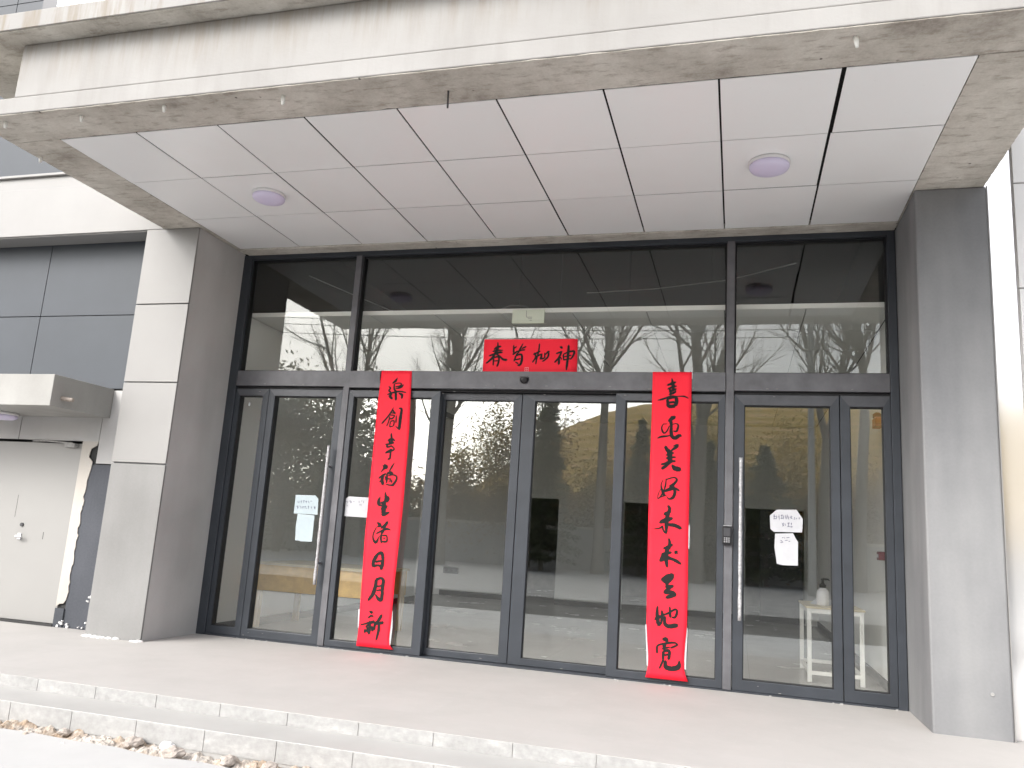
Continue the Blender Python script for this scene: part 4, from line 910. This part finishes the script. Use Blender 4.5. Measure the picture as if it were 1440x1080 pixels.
TX = [(-6.6, -21.8, 11, .24, 3, 'tall bare tree mirrored in the left sliding door leaf', (.0, 0)), (-10.4, -23, 10.5, .16, 5, 'bare tree mirrored beside the left couplet', (-.1, 0)),
      (-1.0, -23.5, 11.5, .19, 8, 'bare tree mirrored in the right sliding door leaf', (.0, 0)), (1.7, -24.5, 10.5, .17, 12, 'slanting bare tree mirrored behind the right couplet', (.14, 0)),
      (2.6, -22, 11, .22, 15, 'forked bare tree mirrored right of the right couplet', (-.03, 0)), (6.7, -23.6, 11, .2, 19, 'bare tree mirrored in the right swing door', (.03, 0)),
      (8.0, -24.6, 11.5, .2, 23, 'bare tree mirrored at the right edge of the glazing', (0, 0)), (-4.1, -25.0, 10, .14, 27, 'thin bare tree mirrored between the sliding leaves', (.05, 0)),
      (-8.4, -25.2, 10, .13, 31, 'thin bare tree mirrored above the left couplet', (.08, 0)), (11.5, -24, 10.5, .19, 35, 'bare tree standing right of the glazing\'s mirror view', (0, 0))]
for i, a in enumerate(TX): bare_tree(a[0], a[1], a[2] * 1.42, *a[3:6], lean=a[6], leaders=(1, 2, 1, 2, 3, 2, 1, 2, 1, 2)[i])
conifer(-3.0, -23.0, 6.9, 1.35, 2, 'dark conifer mirrored at the left of the right sliding leaf'); conifer(.4, -24.4, 5.8, 1.3, 4, 'dark conifer mirrored behind the right couplet')
conifer(4.9, -24.0, 5.0, 1.9, 6, 'broad dark conifer mirrored in the right swing door'); conifer(2.9, -24.9, 5.2, 1.2, 9, 'dark conifer mirrored right beside the right couplet')
shrub(-13.6, -22.5, 2.3, 6.3, 3, 'big olive evergreen tree mirrored in the left swing door', M['evergreen'], 12000, 'evergreen_tree', True, .085, 'evergreens across the yard')
shrub(-11.4, -24.2, 1.6, 6.0, 8, 'olive evergreen tree mirrored left of the left couplet', M['evergreen'], 9000, 'evergreen_tree', True, .085, 'evergreens across the yard')
shrub(-17.0, -24.2, 2.2, 6.0, 9, 'olive evergreen tree mirrored at the far left of the glazing', M['evergreen'], 9000, 'evergreen_tree', True, .085, 'evergreens across the yard')
sx = [(-5.2, -26.9, 1.5, 4.6), (-8.0, -27, 1.6, 3.6), (-1.9, -27.2, 1.4, 3.9), (1.0, -27, 1.6, 3.9), (4.0, -27.5, 1.6, 4.2), (6.6, -27.0, 1.5, 3.6), (9.3, -27.3, 1.7, 4.2), (-10.5, -27.5, 1.5, 3.4)]
sx += [(-6.0, -27.5, 1.7, 6.2), (-4.3, -28.2, 1.6, 6.6), (-7.6, -28.0, 1.5, 5.2), (3.0, -28, 1.8, 5.6), (-.6, -28.2, 1.6, 5.4), (5.6, -28.3, 1.8, 5.8), (8.0, -28.2, 1.8, 5.6)]
nm = ['between the sliding leaves', 'behind the tall bare tree', 'in the right sliding leaf', 'behind the right couplet', 'left part of the right swing door', 'right part of the right swing door', 'in the narrow right sidelight', 'beside the left couplet', 'highest in the left sliding leaf', 'beside the middle stiles', 'low in the left sliding leaf', 'highest right of the right couplet', 'highest in the right sliding leaf', 'highest in the right swing door', 'highest in the narrow right sidelight']
for i, a in enumerate(sx):
    shrub(*a, 40 + i, ('ochre' if i % 3 else 'brown') + ' winter shrub over the yard wall, mirrored ' + nm[i], M['ochre'] if i % 3 else M['brownleaf'], 5600, size=.058)
def hedge():
    m = MB(); r_ = random.Random(77); pts = []
    from mathutils import noise
    for i in range(34000):
        x = r_.uniform(-20, 13); y = YW - 1.0 + r_.uniform(-1.3, .5)
        top = 2.9 + 1.1 * noise.noise(Vector((x * .5, 0, 2))) + .7 * noise.noise(Vector((x * 1.7, 3, 2)))
        pts.append((x, y, ZG + top * r_.random() ** .7 + abs(r_.gauss(0, .18))))
    leaf_cloud(m, pts, .065, r_, 2.4)
    return m.build('hedge', M['brownleaf'], fixn=False)
tag(hedge(), 'brown winter hedge growing behind the yard wall, mirrored in the doors', 'hedge', None, 'stuff')
# dry hillside beyond the wall, rising to the right
def hill():
    m = MB(); from mathutils import noise
    n0 = len(m.v); nx, ny = 60, 24
    for i in range(nx + 1):
        x = -90 + 180 * i / nx
        for j in range(ny + 1):
            y = -31 - 60 * (j / ny) ** 1.2
            k = 1 / (1 + math.exp(-(x + 13) / 3)); tt = min(1, j / (ny * .55)); tt = tt * tt * (3 - 2 * tt)
            h = (1.6 + 11.5 * k) * tt + .5 * noise.noise(Vector((x * .15, y * .15, 0))) * tt
            m.v.append((x, y, -.3 + h))
    for i in range(nx):
        for j in range(ny):
            a = n0 + i * (ny + 1) + j; m.f.append((a, a + 1, a + ny + 2, a + ny + 1)); m.mi.append(0)
    return m.build('hill', M['hill'], None, 0, True)
def hill_mat():
    a = N('dry_hillside'); sep = a.n('ShaderNodeSeparateXYZ'); a.l(a.co(), sep.inputs[0])
    w = a.n('ShaderNodeTexWave', Scale=.35, Distortion=3.0, Detail=3.0); w.bands_direction = 'Z'; a.l(a.co(), w.inputs['Vector'])
    c = a.ramp(w.outputs['Fac'], [(.2, (.40, .26, .06)), (.5, (.56, .40, .12)), (.75, (.30, .25, .08)), (.9, (.60, .38, .18))])
    f = a.noise(1.4, 6, .7); c = a.mix(a.ramp(f, [(.45, g(0)), (.65, g(.6))]), c, (.16, .14, .06))
    return a.fin(c, .95, spec=.1)
M['hill'] = hill_mat(); hill()['kind'] = 'structure'
def road_rail(y, z, col, label):
    m = MB(); m.box(-9, y, z - .2, 40, y + .05, z)
    o = m.build('guard_rail', col); return tag(o, label, 'guard rail')
road_rail(-63, 11.6, M['rail_red'], 'faded red rail along the top of the far hillside'); road_rail(-49, 8.2, M['coping'], 'pale rail halfway up the far hillside')
for i, dz in enumerate((0, .35, .6)):
    m = MB(); pts = []
    for k in range(25):
        u = k / 24; pts.append((-24 + 30 * u, -14 - 5 * u, 7.05 + dz + .9 * (u - .5) ** 2 * 2 - dz * .3 * u))
    o = m.tube(pts, .012, 5).build('overhead_wire', M['gasket']); tag(o, ('lowest', 'middle', 'highest')[i] + ' of the three overhead wires mirrored in the upper left pane', 'wire', 'overhead wires')
for px in (-24, 6):
    o = MB().tube([(px, -14 if px < 0 else -19, ZG), (px, -14 if px < 0 else -19, 8.2)], [.11, .08], 10).build('utility_pole', M['yardwall']); tag(o, ('left' if px < 0 else 'right') + ' concrete pole carrying the overhead wires', 'pole', 'utility poles')
